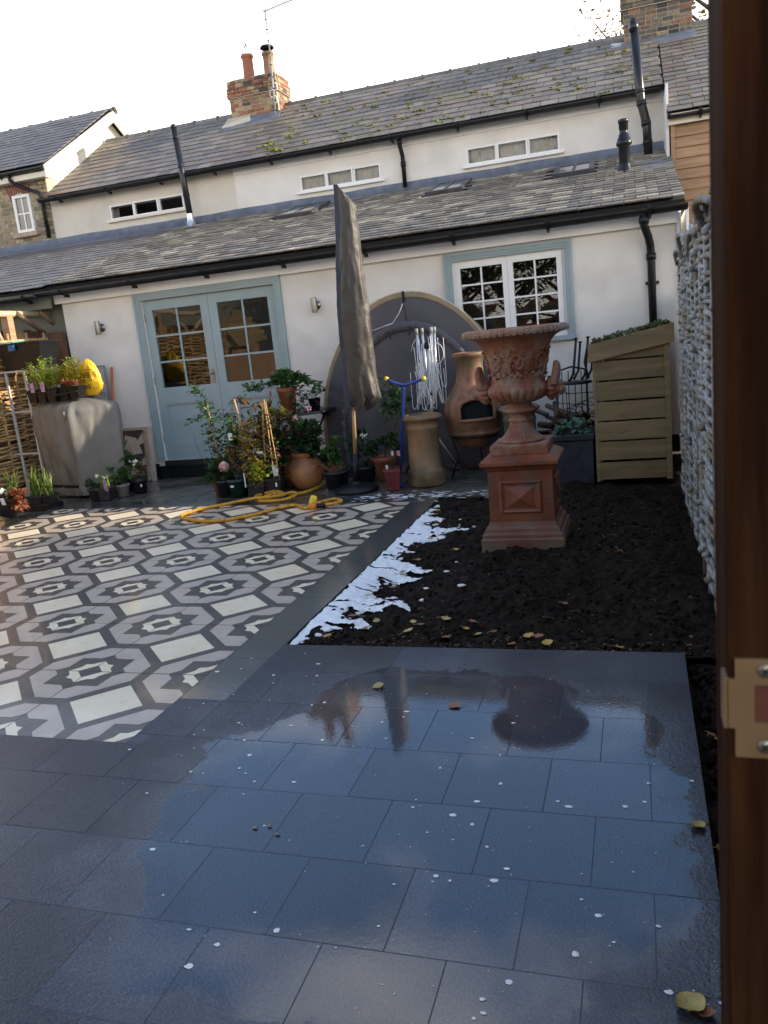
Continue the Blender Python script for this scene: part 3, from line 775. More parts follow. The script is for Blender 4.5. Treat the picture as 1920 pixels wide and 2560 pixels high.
# ---- lean-to extension with its own roof
EY = 8.2; ES = .288; EX0, EX1 = -6.35, .38; EL = sqrt(3.42**2+(3.42*.288)**2)
ext = thing('lean_to_extension', 'white lean-to extension with slate roof, blue French doors and window', 'extension', (-3, EY, 0))
DX0, DX1, DZ0, DZ1 = -5.30, -3.66, .20, 2.02
WX0, WX1, WZ0, WZ1 = -1.72, -.63, 1.20, 2.01
hole_wall(EX0, EX1, 0.0, 2.34, EY, .25, [(DX0, DX1, DZ0-.001, DZ1), (WX0, WX1, WZ0, WZ1)]).build('wall', m_white, ext)
MB().b2(EX0, EX0+.2, EY+.25, 11.4, 0, 2.3).build('wall', m_white, ext)
MB().b2(EX0-.004, DX0-.09, EY-.014, EY-.001, 0, .165).build('tarred_plinth', m_black, ext); MB().b2(DX1+.09, EX1-.01, EY-.014, EY-.001, 0, .165).build('tarred_plinth', m_black, ext); MB().b2(DX0-.089, DX1+.089, EY-.05, EY-.001, -.02, .139).build('step_riser', m_black, ext)
MB().b2(EX1-.2, EX1, EY+.25, 11.4, 0, 2.3).build('wall', m_white, ext)
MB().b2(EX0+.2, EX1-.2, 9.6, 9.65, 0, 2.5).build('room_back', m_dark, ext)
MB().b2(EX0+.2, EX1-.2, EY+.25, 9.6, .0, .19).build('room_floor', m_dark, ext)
MB().b2(DX0+.02, DX1-.02, EY-.06, EY-.001, .14, .199).build('door_step', M('door_step_black', (.012, .01, .01), rough=.6), ext)
MB().b2(EX0-.06, EX1+.02, EY-.05, EY-.002, 2.10, 2.27).build('fascia', m_whitep, ext)
er = deck(ext, -6.42, .45, 8.06, 2.285, ES, EL, 'roof')
SKY = [(-4.57, -4.02, 10.53, 11.30), (-2.48, -2.0, 10.55, 11.30), (-.885, -.41, 10.38, 11.10)]
slate_roof(er, -6.42, .45, 8.03, 2.29, ES, EL, .205, .155, m_slate2, 300, .011, 21,
           skip=lambda p: any(a-.03 < p.x < b+.03 and c_-.02 < p.y < d+.05 for a, b, c_, d in SKY))
def on_ext(y): return 2.285+ES*(y-8.06)
for (a, b, c_, d) in SKY:
    sk = bpy.data.objects.new('skylight', None); COL.objects.link(sk); sk.parent = ext
    an = math.atan(ES); R = Matrix.Rotation(an, 3, 'X'); cx = (a+b)/2; cy = (c_+d)/2; Lk = (d-c_)/cos(an); cz = on_ext(cy)+.05
    def loc(px, py, pz): return Vector((cx, cy, cz))+R @ Vector((px, py, pz))
    f = MB(); wd = b-a
    for px, py, sx, sy in ((-wd/2+.03, 0, .06, Lk), (wd/2-.03, 0, .06, Lk), (0, -Lk/2+.035, wd-.121, .07), (0, Lk/2-.05, wd-.121, .1)):
        f.box(loc(px, py, 0), (sx, sy, .05), R)
    f.box(loc(0, 0, .012), (.03, Lk-.175, .03), R); f.build('frame', M('skylight_frame', (.035, .036, .04), (.06, .06, .065), 8, .45), sk)
    MB().add([loc(-wd/2+.06, -Lk/2+.07, .019), loc(wd/2-.06, -Lk/2+.07, .019), loc(wd/2-.06, Lk/2-.1, .019), loc(-wd/2+.06, Lk/2-.1, .019)], [(0, 1, 2, 3)]).build('pane', M('skylight_glass', (.10, .11, .12), rough=.05, spec=1.), sk)
    lv = MB(); rr = random.Random(int(abs(a)*100))
    for i in range(150):
        e = rr.random()
        if e < .6: px = rr.uniform(-wd/2-.05, wd/2+.02); py = -Lk/2-rr.random()**2*.07
        elif e < .8: px = wd/2+rr.random()*.05; py = rr.uniform(-Lk/2, Lk/2)
        else: px = -wd/2-rr.random()*.07; py = rr.uniform(-Lk/2, -.0)
        an2 = rr.uniform(0, 6.3); lv.leaf(loc(px, py, -.035+rr.uniform(0, .02)), (cos(an2), sin(an2), rr.uniform(-.1, .5)), (0, 0, 1), rr.uniform(.02, .04), .018)
    stuff(lv.build('leaf_litter', m_lrust, sk))
lt = MB(); rr = random.Random(4)
for i in range(130):
    x = rr.uniform(-6.3, .4) if i % 3 else rr.uniform(-6.3, -3.2); y = 8.0+rr.random()**3*1.2; an2 = rr.uniform(0, 6.3)
    lt.leaf((x, y, on_ext(y)+.03), (cos(an2), sin(an2), .3), (0, 0, 1), rr.uniform(.02, .045), .016)
stuff(lt.build('leaf_litter', m_lrust, er))
gutter(ext, -6.5, .47, 8.0, 2.24, .06)
# lead flashing along the cottage wall
fm = MB(); V = []; n_ = 90
for q in range(n_+1):
    x = -9.9+10.3*q/n_; h = .085+.02*noise.noise(Vector((x*1.4, 2, 0)))-.0*x
    V += [(x, 11.12, on_ext(11.12)+.03), (x, WY-.04, on_ext(WY-.04)+.04), (x, WY-.012, on_ext(WY)+.05+h)]
fm.add(V, [(3*q+i, 3*q+3+i, 3*q+4+i, 3*q+1+i) for q in range(n_) for i in range(2)], 0, True)
fm.build('lead_flashing', m_lead, ext)
lc = MB(); z0 = .03
for (a, b, c_, d, dz) in ((.02, .43, 10.55, 11.1, .036), (.12, .45, 9.85, 10.56, .044)):
    lc.prism([(a, c_, on_ext(c_)+dz), (b, c_, on_ext(c_)+dz), (b, d, on_ext(d)+dz), (a, d, on_ext(d)+dz)], (0, 0, -.006))
lc.build('lead_apron', m_lead, ext)
MB().b2(.455, .478, 7.98, 10.6, 1.9, 2.2).build('verge_board', m_whitep, ext).hide_render = False
MB().tube([(.398, 8.17, 2.2), (.40, 8.17, .42)], .022, 8).build('corner_trim', m_whitep, ext)
# downpipe at the right-hand end
dp = pipe(ext, [(.10, 8.0, 2.2), (.10, 8.01, 2.10), (.135, 8.09, 2.0), (.15, 8.13, 1.93), (.155, 8.145, 1.85), (.165, 8.145, .05)], .036, m_black, collars=[((.155, 8.145, 1.83), (0, 0, 1)), ((.10, 8.0, 2.14), (0, 0, 1))])
MB().b2(.10, .22, 8.165, 8.199, 1.585, 1.61).build('pipe_clip', m_iron, dp)
# door frame
ar = MB()
def architrave(m, x0, x1, z0, z1, w, bottom=False):
    for k, (o, d) in enumerate(((0, .035), (w*.35, .026), (w*.7, .018))):
        a = w-o; s = w*.35 if k < 2 else w*.3
        m.b2(x0-a, x0-a+s, EY-d, EY-.001, z0, z1+a-s); m.b2(x1+a-s, x1+a, EY-d, EY-.001, z0, z1+a-s); m.b2(x0-a, x1+a, EY-d, EY-.001, z1+a-s, z1+a)
architrave(ar, DX0, DX1, DZ0, DZ1, .085)
ar.build('door_architrave', m_blue, ext)
mid = (DX0+DX1)/2
for s, (a, b) in enumerate(((DX0+.004, mid-.002), (mid+.002, DX1-.004))):
    lf = bpy.data.objects.new('french_door', None); COL.objects.link(lf); lf.parent = ext
    y = EY+.03; fr = .10; m = MB()
    gz0, gz1 = 1.035, 1.905; pz0, pz1 = .385, .845
    m.b2(a, a+fr, y, y+.045, DZ0+.002, DZ1-.004); m.b2(b-fr, b, y, y+.045, DZ0+.002, DZ1-.004)
    m.b2(a+fr, b-fr, y, y+.045, gz1, DZ1-.004); m.b2(a+fr, b-fr, y, y+.045, pz1, gz0); m.b2(a+fr, b-fr, y, y+.045, DZ0+.002, pz0)
    m.b2(a+fr, b-fr, y+.016, y+.03, pz0, pz1)
    for (x0, x1, z0, z1) in ((a+fr, b-fr, pz0, pz0+.012), (a+fr, b-fr, pz1-.012, pz1), (a+fr, a+fr+.012, pz0+.012, pz1-.012), (b-fr-.012, b-fr, pz0+.012, pz1-.012)):
        m.b2(x0, x1, y+.006, y+.0159, z0, z1)
    m.build('leaf_frame', m_blue, lf)
    glazing(lf, a+fr, b-fr, gz0, gz1, y+.02, 2, 3, .02, m_blue)
    for z in (.45, 1.12, 1.82):
        MB().b2(*((a-.006, a+.004) if s == 0 else (b-.004, b+.006)), y-.006, y-.0005, z-.045, z+.045).build('hinge', m_brass, lf)
    if s == 0:
        h = MB(); h.b2(b-.075, b-.035, y-.008, y-.0005, 1.04, 1.20); h.tube([(b-.055, y-.005, 1.15), (b-.055, y-.045, 1.15), (b-.055-.09, y-.047, 1.15)], .008, 8); h.build('handle', m_steel, lf)
# kitchen window
wn = bpy.data.objects.new('window', None); COL.objects.link(wn); wn.parent = ext
a2 = MB(); architrave(a2, WX0, WX1, WZ0-.0, WZ1, .075); a2.b2(WX0-.08, WX1+.08, EY-.055, EY-.001, WZ0-.045, WZ0-.001); a2.build('architrave', m_blue, wn)
sm = (WX0+WX1)/2; y = EY+.02
fr = MB(); win_frame(WX0, WX1, WZ0, WZ1, y+.006, 1, 1, .022, 0, .05, fr)
for a, b, o in ((WX0+.022, sm, 0), (sm+.001, WX1-.022, .004)):
    win_frame(a, b-.001, WZ0+.022, WZ1-.022, y-o, 1, 1, .052, 0, .035, fr)
fr.build('frame', m_whitep, wn)
for a, b in ((WX0+.022, sm), (sm+.001, WX1-.022)):
    glazing(wn, a+.05, b-.05, WZ0+.072, WZ1-.072, y+.018, 2, 4, .016, m_whitep)

# ---- neighbour's lean-to on the left
nl = thing('neighbour_lean_to', "neighbour's low lean-to with smooth slate roof and grey-green wall, far left", 'extension', (-8.5, 8.9, 0))
nr = deck(nl, -10.6, -6.43, 8.05, 2.275, ES, EL, 'roof')
slate_roof(nr, -10.6, -6.425, 8.02, 2.28, ES, EL, .25, .21, m_slate3, 300, .007, 31)
gutter(nl, -10.6, -6.51, 7.98, 2.215, .055)
MB().b2(-10.6, -6.36, 8.30, 8.5, 0, 2.22).build('wall', m_sage, nl)
MB().b2(-10.6, -6.42, 8.10, 8.12, 2.06, 2.2).build('fascia', m_sage, nl)

# ---- brick house on the left
bh = thing('brick_house', 'yellow brick house with slate roof and cream bargeboard on the far left', 'house', (-10, 11.4, 0))
LY = 11.45
MB().b2(-12.5, -8.755, LY, LY+.25, 0, 4.5).build('wall', m_mort, bh)
bricks(bh, m_brick_y, (-10.0, LY, 0), (1, 0, 0), 1.245, 3.36, 4.42, .155, .062, .008, .05, seed=2, nrm=(0, -1, 0),
       skip=lambda p: (-9.44 < p.x < -9.09 and 3.53 < p.z < 4.2) or (-9.53 < p.x < -9.06 and 4.12 < p.z < 4.37))
gb = MB()
gb.prism([(-8.76, LY+.0, 3.2), (-8.76, LY, 4.44), (-8.76, 13.36, 5.6), (-8.76, 15.3, 4.4), (-8.76, 15.3, 3.2)], (-.2, 0, 0)); gb.build('gable_wall', m_cream, bh)
hs = (5.68-4.50)/(13.36-11.4); hl = sqrt(1.18**2+1.96**2)
lr = deck(bh, -12.5, -8.62, 11.33, 4.47, hs, hl, 'roof')
slate_roof(lr, -12.5, -8.62, 11.31, 4.48, hs, hl, .24, .155, m_slate3, 140, .008, 41)
MB().prism([(-12.5, 13.40, 5.68), (-8.62, 13.40, 5.68), (-8.62, 15.4, 4.45), (-12.5, 15.4, 4.45)], (0, 0, .03)).build('rear_slope', m_deck, lr)
x = -12.3
while x < -8.7: put('ridge_tile', rt, lr, (x, 13.37, 5.65)); x += .44
bb = MB(); bb.prism([(-8.63, 11.28, 4.28), (-8.63, 11.28, 4.46), (-8.63, 13.37, 5.68), (-8.63, 15.3, 4.46), (-8.63, 15.3, 4.3), (-8.63, 13.37, 5.50), (-8.63, 11.42, 4.36), (-8.63, 11.42, 4.28)], (.03, 0, 0))
bb.prism([(-8.75, 11.42, 4.345), (-8.75, 13.37, 5.49), (-8.75, 13.37, 5.53), (-8.75, 11.42, 4.385)], (.119, 0, 0)); bb.build('bargeboard', m_cream, bh)
MB().prism([(-8.66, 11.50, 4.115), (-8.66, 13.2, 5.145), (-8.52, 13.2, 5.15), (-8.52, 11.36, 4.03)], (0, 0, .02)).build('lead_soaker', m_lead, bh)
gutter(bh, -12.5, -8.62, 11.27, 4.44, .05)
MB().b2(-12.5, -8.64, 11.30, LY-.002, 4.30, 4.38).build('soffit', m_cream, bh)
pipe(bh, [(-9.28, 11.27, 4.4), (-9.28, 11.27, 4.33), (-9.2, 11.36, 4.24), (-8.88, 11.39, 4.10), (-8.85, 11.39, 4.0), (-8.83, 11.39, 3.42)], .03, m_black)
ww = bpy.data.objects.new('window', None); COL.objects.link(ww); ww.parent = bh
f = MB(); win_frame(-9.43, -9.10, 3.56, 4.13, LY-.03, 1, 1, .045, 0, .06, f); f.build('frame', m_whitep, ww)
glazing(ww, -9.385, -9.145, 3.605, 4.085, LY-.005, 2, 2, .02, m_whitep)
MB().b2(-9.5, -9.03, LY-.08, LY-.001, 3.49, 3.555).build('sill', m_sand, ww)
for i in range(9):
    t0, t1 = i/9, (i+1)/9
    def ap(t, top): return (-9.30+(t-.5)*(.50 if top else .36), LY-.008, (4.36 if top else 4.17)-.10*abs(t-.5)**2*(4 if top else 5))
    MB().prism([ap(t0+.02, 0), ap(t1-.02, 0), ap(t1-.02, 1), ap(t0+.02, 1)], (0, .04, 0)).build('arch_brick', m_redarch, ww)

# ---- weatherboarded house on the right
wh = thing('weatherboarded_house', 'timber weatherboarded house with mossy slate roof at the right edge', 'house', (1.5, 10.6, 0))
MB().b2(.46, 4.5, 10.66, 10.9, 0, 3.45).build('wall', m_dark, wh)
for k, (z0, z1) in enumerate([(3.39-.117*(i+1), 3.39-.117*i) for i in range(29)]):
    b = MB(); xL = .50
    b.prism([(xL, 10.655, z0-.012), (xL, 10.612, z0-.012), (xL, 10.636, z1+.0), (xL, 10.655, z1+.0)], (3.4, 0, 0)); b.build('weatherboard', m_board, wh)
MB().b2(.455, .4995, 10.60, 10.66, 0, 3.39).build('corner_post', m_board, wh)
MB().b2(.43, 4.4, 10.56, 10.6, 3.39, 3.47).build('fascia', m_cream, wh)
gutter(wh, .42, 4.4, 10.5, 3.49, .05)
rs_ = (5.12-3.5)/(13.22-10.5); rl = sqrt(1.62**2+2.72**2)
rr_ = deck(wh, .42, 4.4, 10.50, 3.49, rs_, rl, 'roof')
slate_roof(rr_, .42, 4.4, 10.47, 3.50, rs_, rl, .27, .15, m_slate, 160, .008, 51, xl=lambda s: .42)
gm = MB()
for i in range(26):
    t = rg.random()*.6; r = rg.uniform(.012, .028); gm.blob((rg.uniform(.45, 1.05), 10.5+2.72*t, 3.5+1.62*t+.025), (r*1.2, r, r*.8), i, 0, 8, .6)
stuff(gm.build('moss', m_moss, rr_))
x = .66
while x < 4.3: put('ridge_tile', rt, rr_, (x, 13.22, 5.11)); x += .44
MB().b2(.46, 4.4, 13.2, 15.2, 0, 4.6).build('rear_wall', m_dark, wh)

# ---- chimneys
def stack(name, label, x0, x1, y0, y1, zb, zt, mat, corb, seed):
    c = thing(name, label, 'chimney', ((x0+x1)/2, y0, zb))
    MB().b2(x0, x1, y0, y1, zb-.4, zt-.01).build('mortar_core', m_mort, c)
    me = UNIT.mesh('brick', mat); cut = [zb-.1]+[q[0] for q in corb]+[zt]; pr = [0]+[q[1] for q in corb]
    for (a, b, e) in zip(cut, cut[1:], pr):
        p = .006+e
        bricks(c, mat, (x0-e, y0, 0), (1, 0, 0), x1-x0+2*e, a, b, .145, .058, .009, .05+e, seed=seed, me=me, proud=p, nrm=(0, -1, 0))
        bricks(c, mat, (x1, y0+.045, 0), (0, 1, 0), y1-y0-.045, a, b, .145, .058, .009, .05+e, seed=seed+1, me=me, proud=p, nrm=(1, 0, 0))
        bricks(c, mat, (x0, y0+.045, 0), (0, 1, 0), y1-y0-.045, a, b, .145, .058, .009, .05+e, seed=seed+2, me=me, proud=p, nrm=(-1, 0, 0))
        if e: MB().b2(x0-e, x1+e, y0-e, y1, a-.012, a-.002).build('mortar_band', m_mort, c)
    return c
c1 = stack('chimney_stack', 'red and buff brick chimney with two clay pots on the cottage ridge', -6.12, -5.29, 12.9, 13.42, 4.93, 5.58, m_brick_r, [(5.33, .028), (5.47, .012)], 60)
MB().prism([(-6.19, 12.62, 4.80), (-5.22, 12.62, 4.80), (-5.24, 12.875, 5.0), (-6.17, 12.875, 5.0)], (0, 0, .015)).build('lead_apron', m_lead, c1)
MB().prism([(-6.22, 12.68, 4.846), (-5.72, 12.72, 4.868), (-5.78, 12.86, 5.02), (-6.16, 12.86, 5.02)], (0, -.01, .012)).build('mortar_fillet', m_mort, c1)
MB().prism([(-6.13, 12.89, 5.57), (-5.28, 12.89, 5.57), (-5.34, 13.0, 5.625), (-6.06, 13.0, 5.625)], (0, .35, 0)).build('flaunching', m_mort, c1)
p1 = MB().lathe([(.105, 0), (.092, .03), (.085, .2), (.086, .30), (.102, .315), (.102, .345), (.09, .36), (.07, .36), (.07, .1)], (-5.79, 13.05, 5.60), 20, cap0=True).build('clay_pot', m_terra, c1)
gd = MB()
for i in range(8):
    a = 2*pi*i/8; gd.tube([(-5.79+.088*cos(a), 13.05+.088*sin(a), 5.95), (-5.79, 13.05, 6.13)], .004, 5)
gd.build('bird_guard', m_iron, p1)
p2 = MB().lathe([(.10, 0), (.09, .03), (.082, .2), (.085, .28), (.10, .29), (.10, .325), (.07, .325), (.07, .1)], (-5.43, 13.05, 5.60), 20, cap0=True).build('clay_pot', m_buff, c1)
p2['label'] = 'brown pot under a round metal cowl'
cw = MB().lathe([(.0, .03), (.06, .03), (.10, .02), (.112, 0), (.112, -.015), (.10, -.015)], (-5.43, 13.05, 6.0), 20)
for i in range(4):
    a = pi/4+pi/2*i; cw.tube([(-5.43+.07*cos(a), 13.05+.07*sin(a), 5.92), (-5.43+.08*cos(a), 13.05+.08*sin(a), 6.01)], .006, 5)
cw.build('cowl', m_iron, p2)
c2 = stack('chimney_stack', 'wide sooty brown brick chimney beside the black flue on the right', -.03, .86, 12.93, 13.5, 4.93, 5.95, m_brick_d, [(5.42, .03)], 70)
MB().prism([(-.10, 12.70, 4.835), (.90, 12.70, 4.835), (.89, 12.905, 4.99), (-.06, 12.905, 4.99)], (0, 0, .014)).build('lead_apron', m_lead, c2)
MB().prism([(-.22, 12.78, 4.89), (-.05, 12.74, 4.862), (-.04, 12.93, 5.0), (-.2, 12.98, 5.03)], (0, 0, .016)).build('lead_soaker', m_alu, c2)
# television aerial strapped to the left chimney
ae = thing('tv_aerial', 'white television aerial mast strapped to the left chimney', 'aerial', (-5.29, 12.8, 4.9))
MB().tube([(-5.315, 12.8, 4.9), (-5.285, 12.8, 5.7)], .016, 8).build('mast', m_mast, ae)
MB().tube([(-5.285, 12.8, 5.6), (-5.283, 12.8, 6.43)], .011, 8).build('upper_mast', m_mast, ae)
bm = MB(); bm.tube([(-5.32, 12.8, 6.41), (-4.4, 12.75, 6.52)], .008, 6); bm.tube([(-5.32, 12.8, 6.43), (-4.4, 12.75, 6.545)], .005, 6); bm.build('boom', m_mast, ae)
el = MB()
for i in range(9): el.tube([(-5.25+.1*i, 12.7, 6.428+.0125*i), (-5.25+.1*i, 12.9, 6.428+.0125*i)], .003, 5)
el.build('elements', m_alu, ae)
tp = MB()
for z in (5.0, 5.15, 5.32, 5.48, 5.66, 5.83, 6.0, 6.16, 6.3): tp.tube([(-5.288, 12.8, z-.006), (-5.288, 12.8, z+.006)], .019, 7)
tp.build('tape_bands', m_iron, ae)
MB().tube([(-5.29+.07*sin(t*.7)*(1 if t < 9 else .6), 12.78, 5.38-.02*t+.03*sin(t*1.4)) for t in range(14)], .006, 6).build('slack_cable', m_wline, ae)

# ---- flues and soil pipe
f1 = thing('flue_pipe', 'tall slim black flue rising through the lean-to roof on the left', 'flue', (-6.19, 11.23, 3.2))
MB().tube([(-6.19, 11.23, 3.18), (-6.26, 11.23, 4.58)], .045, 16).build('pipe', m_flue, f1)
for t in (.34, .62, .9): MB().tube([(-6.19-.07*t, 11.23, 3.18+1.4*t), (-6.19-.07*(t+.02), 11.23, 3.18+1.4*(t+.02))], .05, 16).build('pipe_collar', m_flue, f1)
MB().tube([(-6.261, 11.23, 4.58), (-6.263, 11.23, 4.62), (-6.264, 11.23, 4.64)], [.045, .043, .03], 16).build('cap', m_flue, f1)
MB().lathe([(.13, -.005), (.075, .02), (.052, .12), (.05, .2)], (-6.19, 11.21, 3.2), 16).build('lead_slate', m_alu, f1)
f2 = thing('boiler_flue', 'short black boiler flue with a ringed cowl on the lean-to roof', 'flue', (-.06, 10.04, 2.86))
MB().lathe([(.058, 0), (.058, .30), (.082, .31), (.085, .345), (.07, .36), (.07, .385), (.058, .39), (.058, .42), (.045, .43), (.045, .47), (.05, .475), (.05, .54), (.058, .545), (.058, .575), (0, .59)], (-.06, 10.04, 2.85), 18).build('pipe', m_flue, f2)
MB().lathe([(.10, -.02), (.075, .05), (.062, .10)], (-.06, 10.04, 2.86), 16).build('roof_collar', m_flue, f2)
f3 = thing('stove_flue', 'tall shiny black stove flue bent past the eaves on the right', 'flue', (.2, 11.2, 3.2))
MB().tube([(.215, 11.15, 3.2), (.205, 11.15, 3.52), (.20, 11.15, 3.58), (.15, 11.12, 3.80), (.14, 11.12, 3.92), (.09, 11.12, 4.66)], .052, 18).build('pipe', m_flue, f3)
for a, b in (((.21, 11.15, 3.33), (.209, 11.15, 3.37)), ((.202, 11.15, 3.54), (.195, 11.147, 3.60)), ((.155, 11.122, 3.77), (.147, 11.12, 3.82)), ((.14, 11.12, 3.91), (.138, 11.12, 3.95))):
    MB().tube([a, b], .059, 18).build('pipe_collar', m_flue, f3)
MB().tube([(.09, 11.12, 4.60), (.089, 11.12, 4.66), (.085, 11.12, 4.74)], [.055, .055, .03], 18).build('cap', m_flue, f3)
for lx, lz, who in ((-5.86, 1.78, 'left of the blue doors'), (-3.19, 1.75, 'right of the blue doors')):
    L = thing('wall_lamp', 'brushed steel tube lamp on the white wall, '+who, 'lamp', (lx, 8.2, lz), 'steel lamps on the lean-to wall')
    MB().lathe([(.0, -.075), (.03, -.075), (.031, -.07), (.031, .07), (.03, .075), (.022, .073), (.022, .05)], (lx, 8.115, lz), 20).build('tube', m_steel, L)
    MB().tube([(lx, 8.14, lz), (lx, 8.19, lz)], .012, 8).build('arm', m_steel, L)
    MB().lathe([(.0, 0), (.045, 0), (.045, .012), (.0, .012)], (lx, 8.199, lz), 20, R=Matrix(((1, 0, 0), (0, 0, -1), (0, 1, 0)))).build('back_plate', m_steel, L)
# ------------------------------------------------------------------ plants
def rdir(r, up=.3):
    a = r.uniform(0, 2*pi); z = r.uniform(-.3, 1)*1+up; return Vector((cos(a), sin(a), z)).normalized()
def bush(m, c, R, n, L, W, seed, mi=0, up=.35, hollow=.45, bend=.2, clump=.55):
    """leaves on clumps inside an ellipsoid"""
    r = random.Random(seed); c = Vector(c); cl = []; n = int(n*1.6); L *= 1.18; W *= 1.2
    for i in range(max(4, n//14)):
        d = Vector((r.gauss(0, 1), r.gauss(0, 1), r.gauss(0, 1))).normalized()*(hollow+(1-hollow)*r.random())
        cl.append(Vector((d.x*R[0], d.y*R[1], d.z*R[2])))
    for i in range(n):
        q = r.choice(cl); s = clump*.5
        p = q+Vector((r.gauss(0, s*R[0]*.45), r.gauss(0, s*R[1]*.45), r.gauss(0, s*R[2]*.45)))
        d = (p.normalized()*.8+rdir(r, up)*.9) if p.length > 1e-4 else rdir(r)
        k = r.uniform(.6, 1.15)
        m.leaf(c+p, d, (r.gauss(0, .5), r.gauss(0, .5), 1), L*k, W*k, mi, bend)
def stems(m, base, tips, r=.004, mi=0, wob=.03, seed=0):
    rr = random.Random(seed); base = Vector(base)
    for t in tips:
        t = Vector(t); k = 5
        m.tube([base.lerp(t, i/k)+Vector((rr.gauss(0, wob*sin(pi*i/k)), rr.gauss(0, wob*sin(pi*i/k)), 0)) for i in range(k+1)], [r*(1-.6*i/k) for i in range(k+1)], 5, mi)
def climber(m, pts, n, L, W, seed, mi=0, sp=.04):
    r = random.Random(seed); pts = [Vector(p) for p in pts]; L *= 1.25; W *= 1.3
    for i in range(int(n*1.7)):
        t = r.random()*(len(pts)-1); k = int(t); p = pts[k].lerp(pts[k+1], t-k)
        p = p+Vector((r.gauss(0, sp), r.gauss(0, sp), r.gauss(0, sp*.6))); m.leaf(p, rdir(r, 0), (r.gauss(0, .6), r.gauss(0, .6), 1), L*r.uniform(.6, 1.2), W*r.uniform(.7, 1.1), mi, .25)
def pot(root, x, y, r0, r1, h, mat, rim=.01, z=0, square=False, soil=True, name='pot', n=22):
    """r0 foot radius, r1 rim radius"""
    pr = [(0, .002), (r0, .002), (r0+(r1-r0)*.82, h*.82), (r1+rim*.2, h*.83), (r1+rim, h*.85), (r1+rim, h), (r1-.008, h), (r1-.012, h*.85)]
    if square:
        m = MB(); m.lathe([(a*1.35, b) for a, b in pr], (x, y, z), 4, sm=False, R=Matrix.Rotation(pi/4+.15, 3, 'Z'))
    else:
        m = MB(); m.lathe(pr, (x, y, z), n)
    o = m.build(name, mat, root)
    if soil: MB().lathe([(0, 0), (r1*1.0 if not square else r1*.9, 0)], (x, y, z+h*.88), 14).build('compost', m_compost, root)
    return o
def tagcard(root, p, rz, w, h, mat=None, tilt=.1, name='plant_label'):
    R = Matrix.Rotation(rz, 3, 'Z') @ Matrix.Rotation(tilt, 3, 'X'); MB().box(p, (w, .002, h), R).build(name, mat or m_tagw, root)

GP = 'potted plants by the French doors'
# -- group by the doors, left to right
t = thing('potted_plant', 'leafy climber on canes in a black pot, nearest the doors', 'potted plant', (-3.92, 6.97, 0), GP)
pot(t, -3.93, 7.0, .075, .095, .17, m_terra, .008)
st = MB(); st.tube([(-3.90, 6.96, .1), (-3.945, 6.96, .9)], .005, 6); st.tube([(-3.86, 6.93, .1), (-3.95, 6.955, .9)], .005, 6); st.tube([(-3.97, 7.0, .1), (-3.95, 6.965, .88)], .005, 6); st.build('cane', m_cane, t)
lf = MB(); climber(lf, [(-3.86, 6.94, .15), (-3.92, 6.95, .5), (-3.95, 6.95, .86)], 150, .055, .026, 1); climber(lf, [(-3.95, 6.95, .86), (-4.0, 6.93, 1.0), (-4.06, 6.92, 1.07)], 36, .05, .022, 2, 0, .02); climber(lf, [(-3.95, 6.95, .84), (-4.05, 6.92, .76), (-4.16, 6.9, .74)], 18, .05, .02, 3, 0, .015)
bush(lf, (-3.93, 6.93, .24), (.17, .1, .11), 170, .06, .03, 4); climber(lf, [(-3.72, 6.9, .2), (-3.74, 6.9, .75)], 110, .05, .024, 5, 0, .05)
lf.build('foliage', m_lgreen, t); sm_ = MB(); stems(sm_, (-3.93, 6.96, .16), [(-4.06, 6.92, 1.06), (-4.15, 6.9, .74), (-3.8, 6.9, .6)], .003, seed=3); sm_.build('stem', m_stem, t)

t = thing('potted_plant', 'pale pink rose bloom on a low plant in a black pot', 'potted plant', (-3.84, 6.86, 0), GP)
pot(t, -3.85, 6.90, .07, .09, .165, m_bpot)
fl_ = MB(); rr = random.Random(3)
for i in range(70):
    d = Vector((rr.gauss(0, 1), rr.gauss(0, 1), rr.gauss(0, .8))).normalized(); p = Vector((-3.775, 6.80, .30))+d*.03; fl_.leaf(p, (d+Vector((0, 0, .5))), d, .03, .034, 0, .3)
fl_.blob((-3.775, 6.80, .30), .036, 3); fl_.build('rose_bloom', m_rosef, t)
lf = MB(); bush(lf, (-3.85, 6.86, .22), (.09, .07, .06), 70, .045, .025, 9); lf.build('foliage', m_ldark, t)
sm_ = MB(); stems(sm_, (-3.83, 6.86, .14), [(-3.775, 6.8, .29), (-3.8, 6.85, .33), (-3.88, 6.85, .3)], .004); sm_.build('stem', m_twig, t)

t = thing('potted_plant', 'tall clipped dark shrub with a white label in a dark green pot', 'potted plant', (-3.68, 6.85, 0), GP)
pot(t, -3.69, 6.87, .085, .105, .175, m_gpot, .006)
lf = MB(); bush(lf, (-3.70, 6.92, .50), (.08, .07, .24), 480, .03, .018, 11, 0, .2, .2); lf.build('foliage', m_ldark, t)
lf = MB(); bush(lf, (-3.69, 6.86, .40), (.07, .06, .10), 60, .035, .02, 12, 0, .1, .3); lf.build('yellowing_leaf', m_lautumn, t)
sm_ = MB(); stems(sm_, (-3.68, 6.85, .14), [(-3.72, 6.84, .5), (-3.68, 6.83, .48), (-3.65, 6.85, .5), (-3.7, 6.82, .42)], .006); sm_.build('stem', m_twig, t)
tagcard(t, (-3.665, 6.80, .585), .1, .042, .07); tagcard(t, (-3.70, 6.765, .115), .05, .035, .02, None, 0, 'price_sticker')

